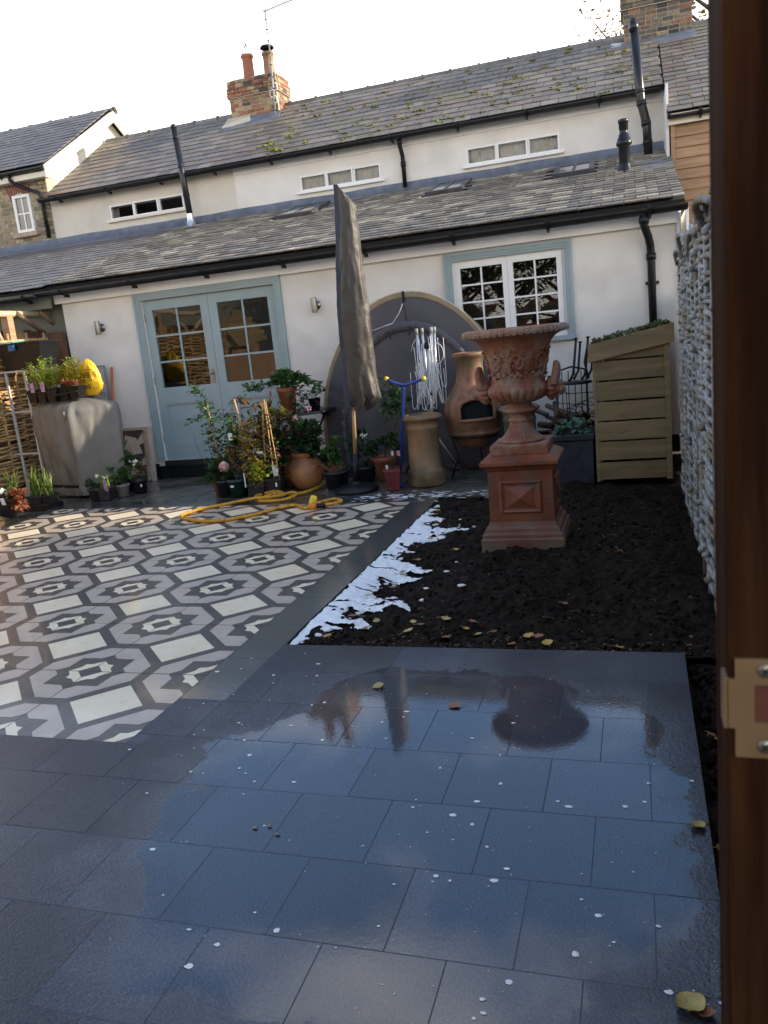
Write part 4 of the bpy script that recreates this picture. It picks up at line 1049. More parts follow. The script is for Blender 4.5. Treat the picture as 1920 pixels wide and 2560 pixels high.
t = thing('potted_plant', 'yellow-leaved autumn climber on a cane in a square black pot', 'potted plant', (-3.47, 6.85, 0), GP)
pot(t, -3.48, 6.87, .075, .088, .13, m_bpot, .006, square=True)
lf = MB(); climber(lf, [(-3.47, 6.83, .16), (-3.5, 6.82, .45), (-3.52, 6.82, .70)], 300, .036, .026, 21, 0, .055); lf.build('foliage', m_lautumn, t)
lf = MB(); climber(lf, [(-3.44, 6.82, .14), (-3.42, 6.81, .32)], 90, .034, .026, 22, 0, .045); lf.build('lime_leaf', m_llime, t)
sm_ = MB(); sm_.tube([(-3.49, 6.86, .1), (-3.60, 6.86, .93)], .006, 6); sm_.tube([(-3.44, 6.84, .1), (-3.60, 6.85, .92)], .005, 6); sm_.build('cane', m_cane, t)
sm_ = MB(); stems(sm_, (-3.47, 6.84, .1), [(-3.5, 6.82, .6), (-3.43, 6.8, .35), (-3.53, 6.82, .45)], .003, seed=6); sm_.build('stem', m_twig, t)
tagcard(t, (-3.40, 6.80, .42), .2, .09, .022, None, .1); tagcard(t, (-3.555, 6.76, .17), .1, .012, .14, None, .0)

t = thing('potted_plant', 'thin vine on three tall bamboo canes in a black square pot', 'potted plant', (-3.32, 6.9, 0), GP)
pot(t, -3.33, 6.92, .075, .09, .16, m_bpot, .006, square=True)
sm_ = MB()
for a, b in (((-3.40, 6.88, .1), (-3.335, 6.89, .87)), ((-3.30, 6.87, .1), (-3.31, 6.885, .90)), ((-3.26, 6.90, .1), (-3.30, 6.89, .88))): sm_.tube([a, b], .006, 6)
sm_.build('cane', m_cane, t)
lf = MB(); climber(lf, [(-3.3, 6.87, .2), (-3.32, 6.86, .5), (-3.32, 6.87, .75)], 130, .04, .024, 31, 0, .055); lf.build('foliage', m_lmix, t)
lf = MB(); climber(lf, [(-3.34, 6.86, .18), (-3.28, 6.86, .3)], 30, .04, .022, 32); lf.build('lower_leaf', m_lgreen, t)
tagcard(t, (-3.265, 6.83, .235), 0, .05, .10); tagcard(t, (-3.262, 6.812, .105), .0, .018, .04, None, 0, 'price_sticker')

t = thing('potted_plant', 'young tree with bronze tipped leaves behind the small pots', 'potted plant', (-3.62, 7.15, 0), GP)
pot(t, -3.62, 7.18, .09, .11, .2, m_bpot)
lf = MB(); rr = random.Random(8)
for (cx, cz, k) in ((-3.66, .90, 22), (-3.78, .78, 16), (-3.52, .84, 18), (-3.36, .80, 16)):
    for i in range(k):
        a = rr.uniform(0, 6.3); lf.leaf((cx+rr.gauss(0, .03), 7.1+rr.gauss(0, .03), cz+rr.gauss(0, .02)), (cos(a), sin(a), rr.uniform(-.5, .15)), (0, 0, 1), rr.uniform(.09, .15), .035, 0, .2)
lf.build('foliage', m_lmix, t); sm_ = MB(); stems(sm_, (-3.62, 7.15, .1), [(-3.66, 7.1, .9), (-3.78, 7.1, .78), (-3.52, 7.1, .84), (-3.36, 7.1, .8)], .006, seed=2); sm_.build('stem', m_twig, t)

t = thing('potted_plant', 'hydrangea with faded plum heads behind the bamboo canes', 'potted plant', (-3.5, 7.3, 0), GP)
pot(t, -3.46, 7.28, .10, .13, .26, m_bpot)
lf = MB()
for i, (x, z) in enumerate(((-3.62, .60), (-3.44, .55), (-3.22, .64), (-3.10, .56), (-3.52, .5))):
    bush(lf, (x, 7.08, z), (.065, .05, .05), 110, .024, .02, 40+i, 0, .3, .8)
lf.build('flower_head', m_lpurple, t)
lf = MB(); bush(lf, (-3.35, 7.15, .66), (.28, .1, .18), 190, .085, .045, 47, 0, .3, .3); lf.build('foliage', m_lmix, t)
lf = MB(); bush(lf, (-3.42, 7.12, .42), (.30, .1, .16), 200, .07, .04, 48, 0, .1, .3); lf.build('low_dark_leaf', m_ldark, t)  # lower leaves use the dark green leaf material
sm_ = MB(); stems(sm_, (-3.45, 7.2, .2), [(-3.62, 7.08, .58), (-3.44, 7.08, .53), (-3.22, 7.1, .62), (-3.1, 7.08, .55)], .005, seed=3); sm_.build('stem', m_twig, t)

t = thing('clay_urn_pot', 'tall ribbed dark terracotta pot tucked behind the strawberry pot', 'pot', (-3.30, 7.36, 0), GP)
MB().lathe([(0, 0), (.10, 0), (.115, .2), (.105, .22), (.11, .33), (.125, .345), (.125, .40), (.10, .40), (.10, .3)], (-3.31, 7.33, 0), 24).build('pot', M('dark_terracotta', (.12, .045, .03), (.18, .07, .045), 8, .7), t)
lf = MB(); bush(lf, (-3.3, 7.3, .46), (.14, .09, .08), 130, .05, .03, 55); lf.build('foliage', m_ldark, t)

t = thing('strawberry_pot', 'round orange terracotta strawberry pot with side pockets', 'pot', (-3.07, 7.14, 0), GP)
MB().lathe([(0, 0), (.10, 0), (.115, .01), (.165, .08), (.178, .15), (.165, .22), (.125, .285), (.112, .305), (.128, .315), (.132, .345), (.12, .355), (.105, .35), (.10, .29)], (-3.09, 7.16, 0), 36).build('pot', M('orange_terracotta', (.30, .11, .04), (.40, .17, .06), 6, .5, bump=.15, c3=(.14, .075, .03), s3=5, w3=(.5, .7)), t)
for a, z in ((-2.05, .205), (-1.15, .15), (-.5, .22), (-2.7, .14)):
    rr_p = .158; c_ = Vector((-3.09+rr_p*cos(a), 7.16+rr_p*sin(a), z)); o_ = Vector((cos(a), sin(a), 0)); tx = Vector((-sin(a), cos(a), 0)); m = MB(); V = []; k = 12
    for i in range(k+1):
        b = pi*i/k; V += [c_+tx*cos(b)*.055+o_*(sin(b)*.042)+Vector((0, 0, .012)), c_+tx*cos(b)*.045+o_*(sin(b)*.006-.012)-Vector((0, 0, .06)), c_+tx*cos(b)*.047+o_*(sin(b)*.033)+Vector((0, 0, .012))]
    F = [(3*i, 3*i+1, 3*i+4, 3*i+3) for i in range(k)]+[(3*i, 3*i+3, 3*i+5, 3*i+2) for i in range(k)]
    m.add(V, F, 0, True).build('pocket', bpy.data.materials['orange_terracotta'], t)
    MB().lathe([(0, 0), (.045, 0)], c_+Vector((0, 0, .004)), 12).build('pocket_soil', m_compost, t)
lf = MB(); bush(lf, (-3.05, 7.12, .50), (.16, .11, .15), 430, .055, .05, 61, 0, .25, .3); bush(lf, (-3.1, 7.1, .40), (.17, .1, .08), 140, .06, .055, 62, 0, .1); lf.build('foliage', m_ldark, t)
fl_ = MB(); rr = random.Random(5)
for cx, cy, cz, k in ((-3.075, 7.0, .69, 22), (-3.17, 7.0, .42, 8), (-2.93, 7.02, .78, 16)):
    for i in range(k):
        d = Vector((rr.gauss(0, 1), rr.gauss(0, 1), rr.gauss(0, .7)+.3)).normalized(); fl_.leaf(Vector((cx, cy, cz))+d*.012, d, (0, 0, 1), .022, .022, 0, .1)
fl_.build('geranium_flower', m_pinkf, t); sm_ = MB(); stems(sm_, (-3.07, 7.12, .34), [(-3.075, 7.0, .68), (-2.93, 7.02, .77), (-3.17, 7.0, .41)], .003); sm_.build('stem', m_stem, t)

t = thing('potted_plant', 'grey-green hellebore cut back in a wide black pot', 'potted plant', (-2.74, 7.05, 0), GP)
pot(t, -2.75, 7.07, .10, .12, .17, m_bpot)
lf = MB(); bush(lf, (-2.76, 7.03, .30), (.11, .08, .07), 150, .055, .036, 71); bush(lf, (-2.70, 7.05, .42), (.05, .05, .08), 40, .04, .03, 72); lf.build('foliage', m_lgreen, t)
sm_ = MB(); rr = random.Random(6); stems(sm_, (-2.75, 7.06, .12), [(-2.75+rr.uniform(-.14, .14), 7.02+rr.uniform(-.06, .06), rr.uniform(.2, .26)) for i in range(34)], .004, seed=1, wob=.01); sm_.build('stem', M('pink_stem', (.25, .12, .08), (.32, .16, .11), 20), t)

t = thing('potted_plant', 'white flowered leafy plant in a black pot behind the parasol base', 'potted plant', (-2.58, 7.35, 0), GP)
pot(t, -2.56, 7.32, .10, .12, .16, m_bpot)
lf = MB(); bush(lf, (-2.52, 7.28, .34), (.18, .09, .16), 240, .05, .026, 81); lf.build('foliage', m_ldark, t)
fl_ = MB(); bush(fl_, (-2.50, 7.25, .47), (.05, .03, .03), 26, .022, .018, 82); fl_.build('flower', m_whitef, t)

t = thing('potted_plant', 'vine on a wigwam of canes in a terracotta pot behind the red pot', 'potted plant', (-2.34, 7.4, 0), GP)
pot(t, -2.36, 7.38, .09, .125, .235, m_terra)
lf = MB(); climber(lf, [(-2.26, 7.36, .60), (-2.22, 7.36, .78), (-2.21, 7.36, .9)], 170, .05, .024, 91, 0, .065); bush(lf, (-2.12, 7.36, .70), (.09, .05, .10), 70, .05, .022, 92); bush(lf, (-2.28, 7.35, .36), (.16, .07, .09), 130, .045, .03, 93); lf.build('foliage', m_lgreen, t)
sm_ = MB(); stems(sm_, (-2.35, 7.36, .2), [(-2.22, 7.36, .93), (-2.2, 7.36, .9), (-2.12, 7.36, .75)], .004, seed=9); sm_.build('stem', m_twig, t)

t = thing('potted_plant', 'bare rose with paper tags in a glazed dark red pot', 'potted plant', (-2.13, 6.87, 0), GP)
pot(t, -2.13, 6.88, .058, .074, .20, m_redpot, .006, square=True)
sm_ = MB(); stems(sm_, (-2.12, 6.88, .17), [(-2.2, 6.86, .36), (-2.07, 6.85, .4), (-2.1, 6.86, .36), (-2.05, 6.87, .34), (-2.15, 6.85, .3)], .004, seed=4); sm_.build('stem', m_twig, t)
lf = MB(); bush(lf, (-2.13, 6.86, .31), (.08, .05, .05), 34, .035, .018, 95); lf.build('foliage', m_lmix, t)
tagcard(t, (-2.16, 6.81, .215), .3, .02, .045, None, .2); tagcard(t, (-2.045, 6.83, .335), -.2, .03, .05, m_pinkf, .1); tagcard(t, (-2.10, 6.82, .34), .3, .02, .04)

# -- bistro table with fuchsia
t = thing('bistro_table', 'round black metal table behind the potted plants', 'table', (-3.27, 7.62, 0))
MB().lathe([(0, .012), (.34, .012), (.35, .008), (.35, -.008), (.34, -.012), (0, -.012)], (-3.25, 7.6, .70), 36).build('table_top', m_iron, t)
for k in range(3):
    a = 2*pi*k/3+.4; MB().tube([(-3.25+.24*cos(a), 7.6+.24*sin(a), .69), (-3.25+.08*cos(a), 7.6+.08*sin(a), .36), (-3.25+.27*cos(a), 7.6+.27*sin(a), .01)], .012, 8).build('leg', m_iron, t)
t = thing('potted_plant', 'trailing fuchsia in a tall clay pot on the black table', 'potted plant', (-3.35, 7.5, .712), GP)
pot(t, -3.345, 7.5, .068, .098, .25, m_terra, .006, .714)
lf = MB(); bush(lf, (-3.32, 7.47, 1.04), (.2, .12, .08), 280, .055, .036, 101, 0, .2, .3)
climber(lf, [(-3.45, 7.45, 1.02), (-3.62, 7.42, .98), (-3.73, 7.42, 1.0)], 46, .05, .034, 102, 0, .03); climber(lf, [(-3.2, 7.45, 1.05), (-3.05, 7.42, 1.0), (-2.94, 7.42, .88)], 60, .05, .034, 103, 0, .03); climber(lf, [(-3.2, 7.44, 1.0), (-3.17, 7.40, .86), (-3.16, 7.4, .74)], 56, .045, .03, 104, 0, .035)
lf.build('foliage', m_lgreen, t); sm_ = MB(); stems(sm_, (-3.34, 7.48, .96), [(-3.73, 7.42, 1.0), (-2.93, 7.42, .87), (-3.16, 7.4, .75), (-3.3, 7.45, 1.1)], .003); sm_.build('stem', m_twig, t)
fl_ = MB()
for x, z in ((-3.21, .87), (-3.20, .92), (-3.47, .93), (-3.23, .84)): fl_.tube([(x, 7.38, z+.02), (x, 7.38, z-.01), (x, 7.38, z-.035)], [.004, .011, .004], 6)
fl_.build('flower', m_redf, t)
t = thing('glass_jar', 'small clear plastic pot with dark stems on the table edge', 'jar', (-3.04, 7.45, .712))
MB().lathe([(0, 0), (.045, 0), (.062, .12), (.066, .125), (.062, .128), (.044, .006)], (-3.04, 7.45, .714), 18).build('jar', glass_mat('jar_glass', (.5, .5, .55), 1., .45), t)
sm_ = MB(); stems(sm_, (-3.04, 7.45, .72), [(-3.08, 7.45, .87), (-3.02, 7.44, .88), (-3.06, 7.44, .86)], .006); bush(sm_, (-3.05, 7.44, .87), (.03, .02, .02), 14, .03, .02, 3); sm_.build('stem', m_lpurple, t)

# -- cluster in front of the barbecue
GB = 'potted plants in front of the barbecue'
def plant_iris(x, y, n, h, label, nm='iris_pot'):
    t = thing(nm, label, 'potted plant', (x, y, 0), GB); pot(t, x, y, .055, .07, .13, m_bpot, .006, square=True)
    rr = random.Random(int(-x*100)); m = MB()
    for i in range(n):
        a = rr.uniform(0, 2*pi); sp = rr.uniform(.05, .30)*h*1.3; hh = h*rr.uniform(.6, 1.05); bx = x+rr.gauss(0, .025); by = y+rr.gauss(0, .025); pts = []
        for k in range(6):
            u = k/5; pts.append(Vector((bx+cos(a)*sp*u*u, by+sin(a)*sp*u*u, .11+hh*(u-.18*u*u*rr.uniform(0, 1.6)))))
        sx = Vector((-sin(a+1), cos(a+1), 0))*.007; V = []
        for k, p in enumerate(pts): wv = sx*(1-.9*(k/5)**2); V += [p-wv, p+wv]
        m.add(V, [(2*k, 2*k+1, 2*k+3, 2*k+2) for k in range(5)], 0, True)
    m.build('blades', m_lgrass, t); return t
plant_iris(-6.15, 6.66, 34, .36, 'grassy clump with long green blades at the far left edge')
t = plant_iris(-5.90, 6.70, 34, .40, 'grassy clump with a grey tag beside the barbecue'); tagcard(t, (-5.94, 6.60, .18), .2, .05, .08, m_greypot)
plant_iris(-5.78, 6.74, 26, .34, 'spiky green clump pressed against the barbecue cover')
t = thing('potted_plant', 'tipped black pot with white pansies and rust leaves, front left', 'potted plant', (-5.75, 6.2, 0), GB)
m = MB(); m.lathe([(0, 0), (.075, 0), (.105, .15), (.112, .155), (.112, .175), (.10, .175)], (-5.80, 6.13, .035), 22, R=Matrix.Rotation(-.3, 3, 'X') @ Matrix.Rotation(.25, 3, 'Y')); m.build('pot', m_bpot, t)
lf = MB(); bush(lf, (-5.72, 6.15, .22), (.10, .07, .05), 90, .05, .035, 111); lf.build('foliage', m_lgreen, t)
lf = MB(); bush(lf, (-5.60, 6.12, .19), (.09, .06, .09), 120, .065, .03, 112, 0, .0, .2); lf.build('rust_leaf', m_lrust, t)
fl_ = MB(); bush(fl_, (-5.76, 6.10, .255), (.08, .05, .025), 30, .04, .04, 113, 0, .3); fl_.build('pansy', m_whitef, t)
tagcard(t, (-5.73, 6.05, .20), .4, .035, .08, None, .5)
t = thing('nursery_tray', 'low black tray holding the grassy clumps', 'tray', (-5.8, 6.55, 0)); MB().b2(-6.0, -5.66, 6.52, 6.78, .002, .05).build('tray', m_black, t)
t = thing('potted_plant', 'small grassy plant with yellow blades in a charcoal pot', 'potted plant', (-5.40, 6.95, 0), GB)
pot(t, -5.39, 6.96, .055, .07, .13, M('charcoal_pot', (.03, .032, .033), rough=.5)); lf = MB(); bush(lf, (-5.39, 6.94, .19), (.07, .06, .05), 60, .05, .02, 121); lf.build('foliage', m_ldark, t)
t = plant_iris(-5.24, 6.94, 26, .25, 'white flowered grassy plant with a purple picture tag', 'tagged_plant'); tagcard(t, (-5.17, 6.85, .17), .1, .04, .12, m_tagp, .15)
fl_ = MB(); bush(fl_, (-5.24, 6.90, .26), (.07, .05, .02), 14, .03, .02, 122); fl_.build('flower', m_whitef, t)
t = thing('potted_plant', 'broad leaved green plant in a grey pot', 'potted plant', (-5.17, 7.1, 0), GB)
pot(t, -5.17, 7.12, .055, .07, .13, m_greypot); lf = MB(); bush(lf, (-5.18, 7.08, .24), (.09, .07, .09), 110, .06, .035, 123); lf.build('foliage', m_lgreen, t)
t = thing('potted_plant', 'rust and green heather with a white flower in a black pot', 'potted plant', (-5.05, 7.25, 0), GB)
pot(t, -5.06, 7.27, .065, .08, .15, m_bpot); lf = MB(); bush(lf, (-5.07, 7.24, .25), (.11, .08, .08), 260, .034, .016, 124); lf.build('foliage', m_lmix, t)
fl_ = MB(); bush(fl_, (-5.05, 7.2, .33), (.04, .03, .02), 14, .03, .026, 125); fl_.build('flower', m_whitef, t); tagcard(t, (-4.995, 7.20, .09), .2, .015, .03, None, 0, 'price_sticker')
t = thing('potted_plant', 'young maple with cut green leaves behind the heather', 'potted plant', (-5.25, 7.42, 0), GB)
pot(t, -5.25, 7.42, .06, .075, .15, m_bpot); lf = MB(); bush(lf, (-5.26, 7.40, .40), (.12, .09, .15), 210, .05, .026, 126, 0, .2, .2); bush(lf, (-5.32, 7.4, .28), (.1, .08, .1), 130, .035, .018, 127); lf.build('foliage', m_lgreen, t)
sm_ = MB(); stems(sm_, (-5.25, 7.42, .13), [(-5.3, 7.4, .5), (-5.2, 7.4, .52), (-5.28, 7.4, .58)], .005); sm_.build('stem', m_twig, t)
# ------------------------------------------------------------------ urn on plinth
UX, UY = -.705, 5.09
pl = thing('plinth', 'square red terracotta plinth with pyramid panels standing in the soil', 'plinth', (UX, UY-.02, 0))
def sq(m, prof, cx, cy, mi=0, cap=True):
    V = []
    for h, z in prof: V += [(cx-h, cy-h, z), (cx+h, cy-h, z), (cx+h, cy+h, z), (cx-h, cy+h, z)]
    F = [(4*i+j, 4*i+(j+1) % 4, 4*i+4+(j+1) % 4, 4*i+4+j) for i in range(len(prof)-1) for j in range(4)]
    if cap: F += [(3, 2, 1, 0), tuple(range(len(V)-4, len(V)))]
    m.add(V, F, mi); return m
PYc = 5.07
sq(MB(), [(.255, -.08), (.255, .055), (.248, .066), (.247, .085), (.232, .10), (.229, .118), (.212, .135), (.205, .158)], UX, PYc).build('footing', M('plinth_footing', (.16, .065, .04), (.24, .10, .06), 5, .6, bump=.4, bscale=50, c3=(.15, .125, .08), s3=5, w3=(.44, .62)), pl)
sq(MB(), [(.20, .158), (.197, .48)], UX, PYc).build('shaft', m_plinth, pl)
sq(MB(), [(.20, .48), (.208, .488), (.213, .50), (.232, .512), (.238, .52), (.238, .538), (.228, .545), (.178, .572)], UX, PYc).build('cap', m_plinth, pl)
for k in range(4):
    R = Matrix.Rotation(k*pi/2, 3, 'Z'); c0 = Vector((UX, PYc, 0)); m = MB()
    def P(x, z, d): return c0+R @ Vector((x, -.199-d, z))
    for (a, b, d0, d1) in ((.135, .118, .0, .012), (.118, .10, .012, .004)):
        o = [(-a, .315-a*.78), (a, .315-a*.78), (a, .315+a*.78), (-a, .315+a*.78)]; i_ = [(-b, .315-b*.78), (b, .315-b*.78), (b, .315+b*.78), (-b, .315+b*.78)]
        V = [P(x, z, d0) for x, z in o]+[P(x, z, d1) for x, z in i_]; m.add(V, [(j, (j+1) % 4, 4+(j+1) % 4, 4+j) for j in range(4)])
    b = .085; V = [P(-b, .315-b*.78, .004), P(b, .315-b*.78, .004), P(b, .315+b*.78, .004), P(-b, .315+b*.78, .004), P(0, .315, .03)]
    V += [P(-.10, .315-.078, .004), P(.10, .315-.078, .004), P(.10, .315+.078, .004), P(-.10, .315+.078, .004)]
    m.add(V, [(0, 1, 4), (1, 2, 4), (2, 3, 4), (3, 0, 4)]+[(5+j, 5+(j+1) % 4, (j+1) % 4, j) for j in range(4)]); m.build('panel', m_plinth, pl)
ur = thing('garden_urn', 'large terracotta campana urn with scrollwork and lion handles on the plinth', 'urn', (UX, UY-.02, .57))
sq(MB(), [(.172, .5725), (.175, .578), (.175, .628), (.168, .635)], UX, PYc).build('base_block', m_urn, ur)
def fl_fn(n_, amp, z0, z1):
    def f(r, z, a):
        if z0 < z < z1:
            e = min(1, (z-z0)/.012, (z1-z)/.012); return r*(1-amp*e+amp*e*abs(cos(a*n_/2))**.55*1.6)
        return r
    return f
foot = [(.0, .634), (.142, .635), (.145, .642), (.142, .652), (.128, .658), (.112, .668), (.095, .685), (.082, .705), (.072, .73), (.066, .75), (.064, .758), (.072, .764), (.072, .772), (.064, .778), (.063, .80), (.075, .812), (.102, .822), (.108, .832), (.10, .842), (.085, .85), (.075, .862), (.08, .875)]
MB().lathe(foot, (UX, PYc, 0), 120, fn=fl_fn(30, .055, .655, .75)).build('foot', m_urn, ur)
bowl = [(.078, .872), (.10, .877), (.135, .890), (.160, .905), (.178, .922), (.188, .94), (.192, .955), (.19, .968), (.183, .978), (.178, .985), (.170, .992)]
MB().lathe(bowl, (UX, PYc, 0), 144, fn=fl_fn(24, .05, .876, .974)).build('bowl', m_urn, ur)
bell = [(.170, .992), (.166, 1.0), (.165, 1.04), (.168, 1.08), (.174, 1.12), (.183, 1.16), (.196, 1.20), (.214, 1.235), (.238, 1.262), (.262, 1.278), (.285, 1.284), (.308, 1.290), (.318, 1.300), (.320, 1.314), (.312, 1.328), (.298, 1.334), (.285, 1.332), (.262, 1.318), (.236, 1.288), (.21, 1.24), (.18, 1.15), (.165, 1.05), (.0, 1.03)]
MB().lathe(bell, (UX, PYc, 0), 72).build('bell', m_urn, ur)
def bell_r(z):
    for (r0, z0), (r1, z1) in zip(bell, bell[1:]):
        if z0 <= z <= z1: return r0+(r1-r0)*(z-z0)/(z1-z0)
    return .17
m = MB()
for k in range(52):
    a = 2*pi*k/52; c0 = Vector((UX+.312*cos(a), PYc+.312*sin(a), 1.309)); o = Vector((cos(a), sin(a), -.25)).normalized(); tx = Vector((-sin(a), cos(a), 0))
    pts = [c0+tx*.014*cos(b)+Vector((0, 0, .017*sin(b)))+o*.008 for b in [2*pi*i/10 for i in range(10)]]
    m.tube(pts, .0032, 5, closed=True); m.blob(c0+o*.006, (.009, .009, .011), k, 0, 6, 0)
m.build('egg_moulding', M('urn_rim', (.34, .19, .11), (.44, .30, .20), 9, .7, bump=.4, c3=(.3, .26, .2), s3=8, w3=(.5, .7)), ur)
m = MB()
def onb(a, z, d=.002): r = bell_r(z)+d+.003; return Vector((UX+r*cos(a), PYc+r*sin(a), z))
for k in range(8):
    a0 = -pi/2+.18+k*pi/4; s = 1 if k % 2 else -1
    m.tube([onb(a0+s*(.34-.30*cos(0)*0)*0+s*(.30-.018*i)*cos(i*.55)*.8, 1.12+(.062-.0035*i)*sin(i*.55)) for i in range(17)], [.013-.0004*i for i in range(17)], 6)
    m.blob(onb(a0, 1.12, .006), .014, k, 0, 8, .3)
    for j in range(5):
        b = j*2*pi/5; m.leaf(onb(a0+.06*cos(b), 1.12+.012*sin(b), .006), (Vector((-sin(a0), cos(a0), 0))*cos(b)+Vector((0, 0, sin(b)))), (cos(a0), sin(a0), 0), .024, .02)
    m.tube([onb(a0+s*(.26+.30*u), 1.075+.045*sin(u*5.5)+.02*u, .002) for u in [i/12 for i in range(13)]], [.012-.0005*i for i in range(13)], 6)
    for j in range(15):
        u = j/14; aa = a0+s*(-.26+.85*u); zz = 1.06+.02*sin(j*1.7)+.06*(j % 3)
        q = onb(aa, zz, .004); dn = 1 if j % 2 else -1
        m.leaf(q, Vector((-sin(aa)*s*.7, cos(aa)*s*.7, dn*.8)), (cos(aa), sin(aa), 0), .05, .026); m.blob(q, (.012, .012, .009), j, 0, 6, .4)
stuff(m.build('scroll_relief', m_urn, ur))
for s in (-1, 1):
    hx = UX+s*.215; m = MB()
    m.blob((hx, PYc-.005, .955), (.062, .058, .055), 3+s, 0, 16, .35, 2.5); m.blob((hx+s*.045, PYc-.012, .94), (.03, .035, .03), 9, 0, 12, .3); m.blob((hx+s*.06, PYc-.012, .932), (.016, .022, .013), 2, 0, 8, .2)
    for e in (-1, 1): m.blob((hx+s*.035, PYc-.01+e*.03, .975), (.013, .011, .012), 5, 0, 8, .1); m.blob((hx-s*.01, PYc+e*.05, .985), (.02, .014, .02), 6, 0, 8, .2)
    for j in range(12):
        b = 2*pi*j/12; m.blob((hx-s*.012, PYc-.005+.055*cos(b), .95+.055*sin(b)), (.03, .018, .018), j, 0, 8, .5)
    m.build('lion_mask', m_urn, ur)
    hp = smooth([(hx+s*.004, PYc-.05, .975), (hx+s*.016, PYc-.052, 1.02), (hx+s*.024, PYc-.042, 1.07), (hx+s*.022, PYc, 1.096), (hx+s*.024, PYc+.042, 1.07), (hx+s*.016, PYc+.052, 1.02), (hx+s*.004, PYc+.05, .975)], 5)
    MB().tube(hp, [.0225+.003*cos(2*pi*i/30) for i in range(len(hp))], 12).build('handle', m_urn, ur)

# ------------------------------------------------------------------ log store, trough, chairs
ls = thing('log_store', 'slatted pine log store with a planted sloping roof by the fence', 'log store', (-.05, 7.3, 0))
X0, X1, YA, YB = -.345, .250, 6.85, 7.95
def topz(x): return 1.02+(x-X0)/(X1-X0)*.115
for x in (X0, X1-.045):
    for yy in (YA+.019, YB-.06): MB().b2(x, x+.045, yy, yy+.045, 0, topz(x)+.02).build('post', m_pine, ls)
zz = .015
for k in range(7):
    h = .149 if k else .142
    if k < 6: MB().b2(X0+.001, X1-.046, YA, YA+.018, zz, zz+h).build('slat', m_pine, ls)
    else: MB().prism([(X0+.001, YA, zz), (X1-.046, YA, zz), (X1-.046, YA, topz(X1)), (X0+.001, YA, topz(X0))], (0, .018, 0)).build('slat', m_pine, ls)
    for (xx) in (X1-.018,): MB().b2(xx, xx+.017, YA+.066, YB-.07, zz, zz+h).build('slat', m_pine, ls)
    MB().b2(X0+.05, X1-.05, YB-.018, YB, zz, zz+h).build('slat', m_pine, ls)
    zz += .164
MB().b2(X1-.044, X1, YA-.004, YA+.0185, .0, topz(X1)).build('corner_board', m_pine, ls)
MB().b2(X0-.0, X0+.024, YA-.004, YA-.0005, .0, topz(X0)).build('corner_board', m_pine, ls)
MB().prism([(X0-.03, YA-.03, .985), (X1+.035, YA-.03, 1.098), (X1+.035, YA-.03, 1.242), (X0-.03, YA-.03, 1.125)], (0, .022, 0)).build('roof_fascia', m_pine, ls)
MB().prism([(X0-.03, YA-.007, .985), (X0-.03, YB+.03, .985), (X0-.03, YB+.03, 1.12), (X0-.03, YA-.007, 1.12)], (.02, 0, 0)).build('roof_fascia', m_pine, ls)
MB().prism([(X1+.015, YA-.007, 1.10), (X1+.015, YB+.03, 1.10), (X1+.015, YB+.03, 1.24), (X1+.015, YA-.007, 1.24)], (.02, 0, 0)).build('roof_fascia', m_pine, ls)
MB().prism([(X0-.01, YA-.006, 1.085), (X1+.015, YA-.006, 1.20), (X1+.015, YB+.03, 1.20), (X0-.01, YB+.03, 1.085)], (0, 0, .012)).build('roof_tray', m_compost, ls)
m = MB(); rr = random.Random(14)
for i in range(60):
    x = rr.uniform(X0, X1); yy = rr.uniform(YA+.02, YB); bush(m, (x, yy, 1.125+(x-X0)*.19), (.04, .04, .024), 30, .022, .014, 200+i, 0, .5, .1)
stuff(m.build('sedum', m_sedum, ls))
m = MB(); rr = random.Random(15)
for i in range(26):
    z = .06+.13*(i // 4); m.tube([(X0+.06+.115*(i % 4)+rr.uniform(-.01, .01), YA+.1, z), (X0+.06+.115*(i % 4)+rr.uniform(-.02, .02), YB-.1, z)], rr.uniform(.045, .06), 8)
m.build('stacked_logs', m_log, ls)
tr = thing('planter_trough', 'dark lead-grey trough planter between plinth and log store', 'planter', (-.54, 7.15, 0))
m = MB(); a, b, c_, d = -.72, -.362, 6.88, 7.42
def ring(i, z): return [(a+i*1.4, c_+i, z), (b-i*.35, c_+i, z), (b-i*.35, d-i, z), (a+i*1.4, d-i, z)]
V = ring(.045, -.02)+ring(.02, .34)+ring(.0, .355)+ring(-.004, .395)+ring(.03, .398)+ring(.036, .33); m.add(V, [(4*i+j, 4*i+(j+1) % 4, 4*i+4+(j+1) % 4, 4*i+4+j) for i in range(5) for j in range(4)]); m.build('trough', m_trough, tr)
MB().add([(-.70, 6.9, .335), (-.38, 6.9, .335), (-.38, 7.4, .335), (-.70, 7.4, .335)], [(0, 1, 2, 3)]).build('compost', m_compost, tr)
m = MB(); bush(m, (-.50, 7.02, .44), (.12, .1, .07), 60, .075, .045, 210); bush(m, (-.62, 7.0, .40), (.05, .06, .04), 24, .06, .04, 211); m.build('foliage', M('sea_green_leaf', (.05, .12, .07), (.09, .17, .11), 30, .5), tr)
m = MB(); rr = random.Random(3); stems(m, (-.52, 7.1, .33), [(-.52+rr.uniform(-.15, .15), 7.08, rr.uniform(.42, .56)) for i in range(9)], .004, seed=2); m.build('stem', m_twig, tr)
rr = random.Random(21); k = 0
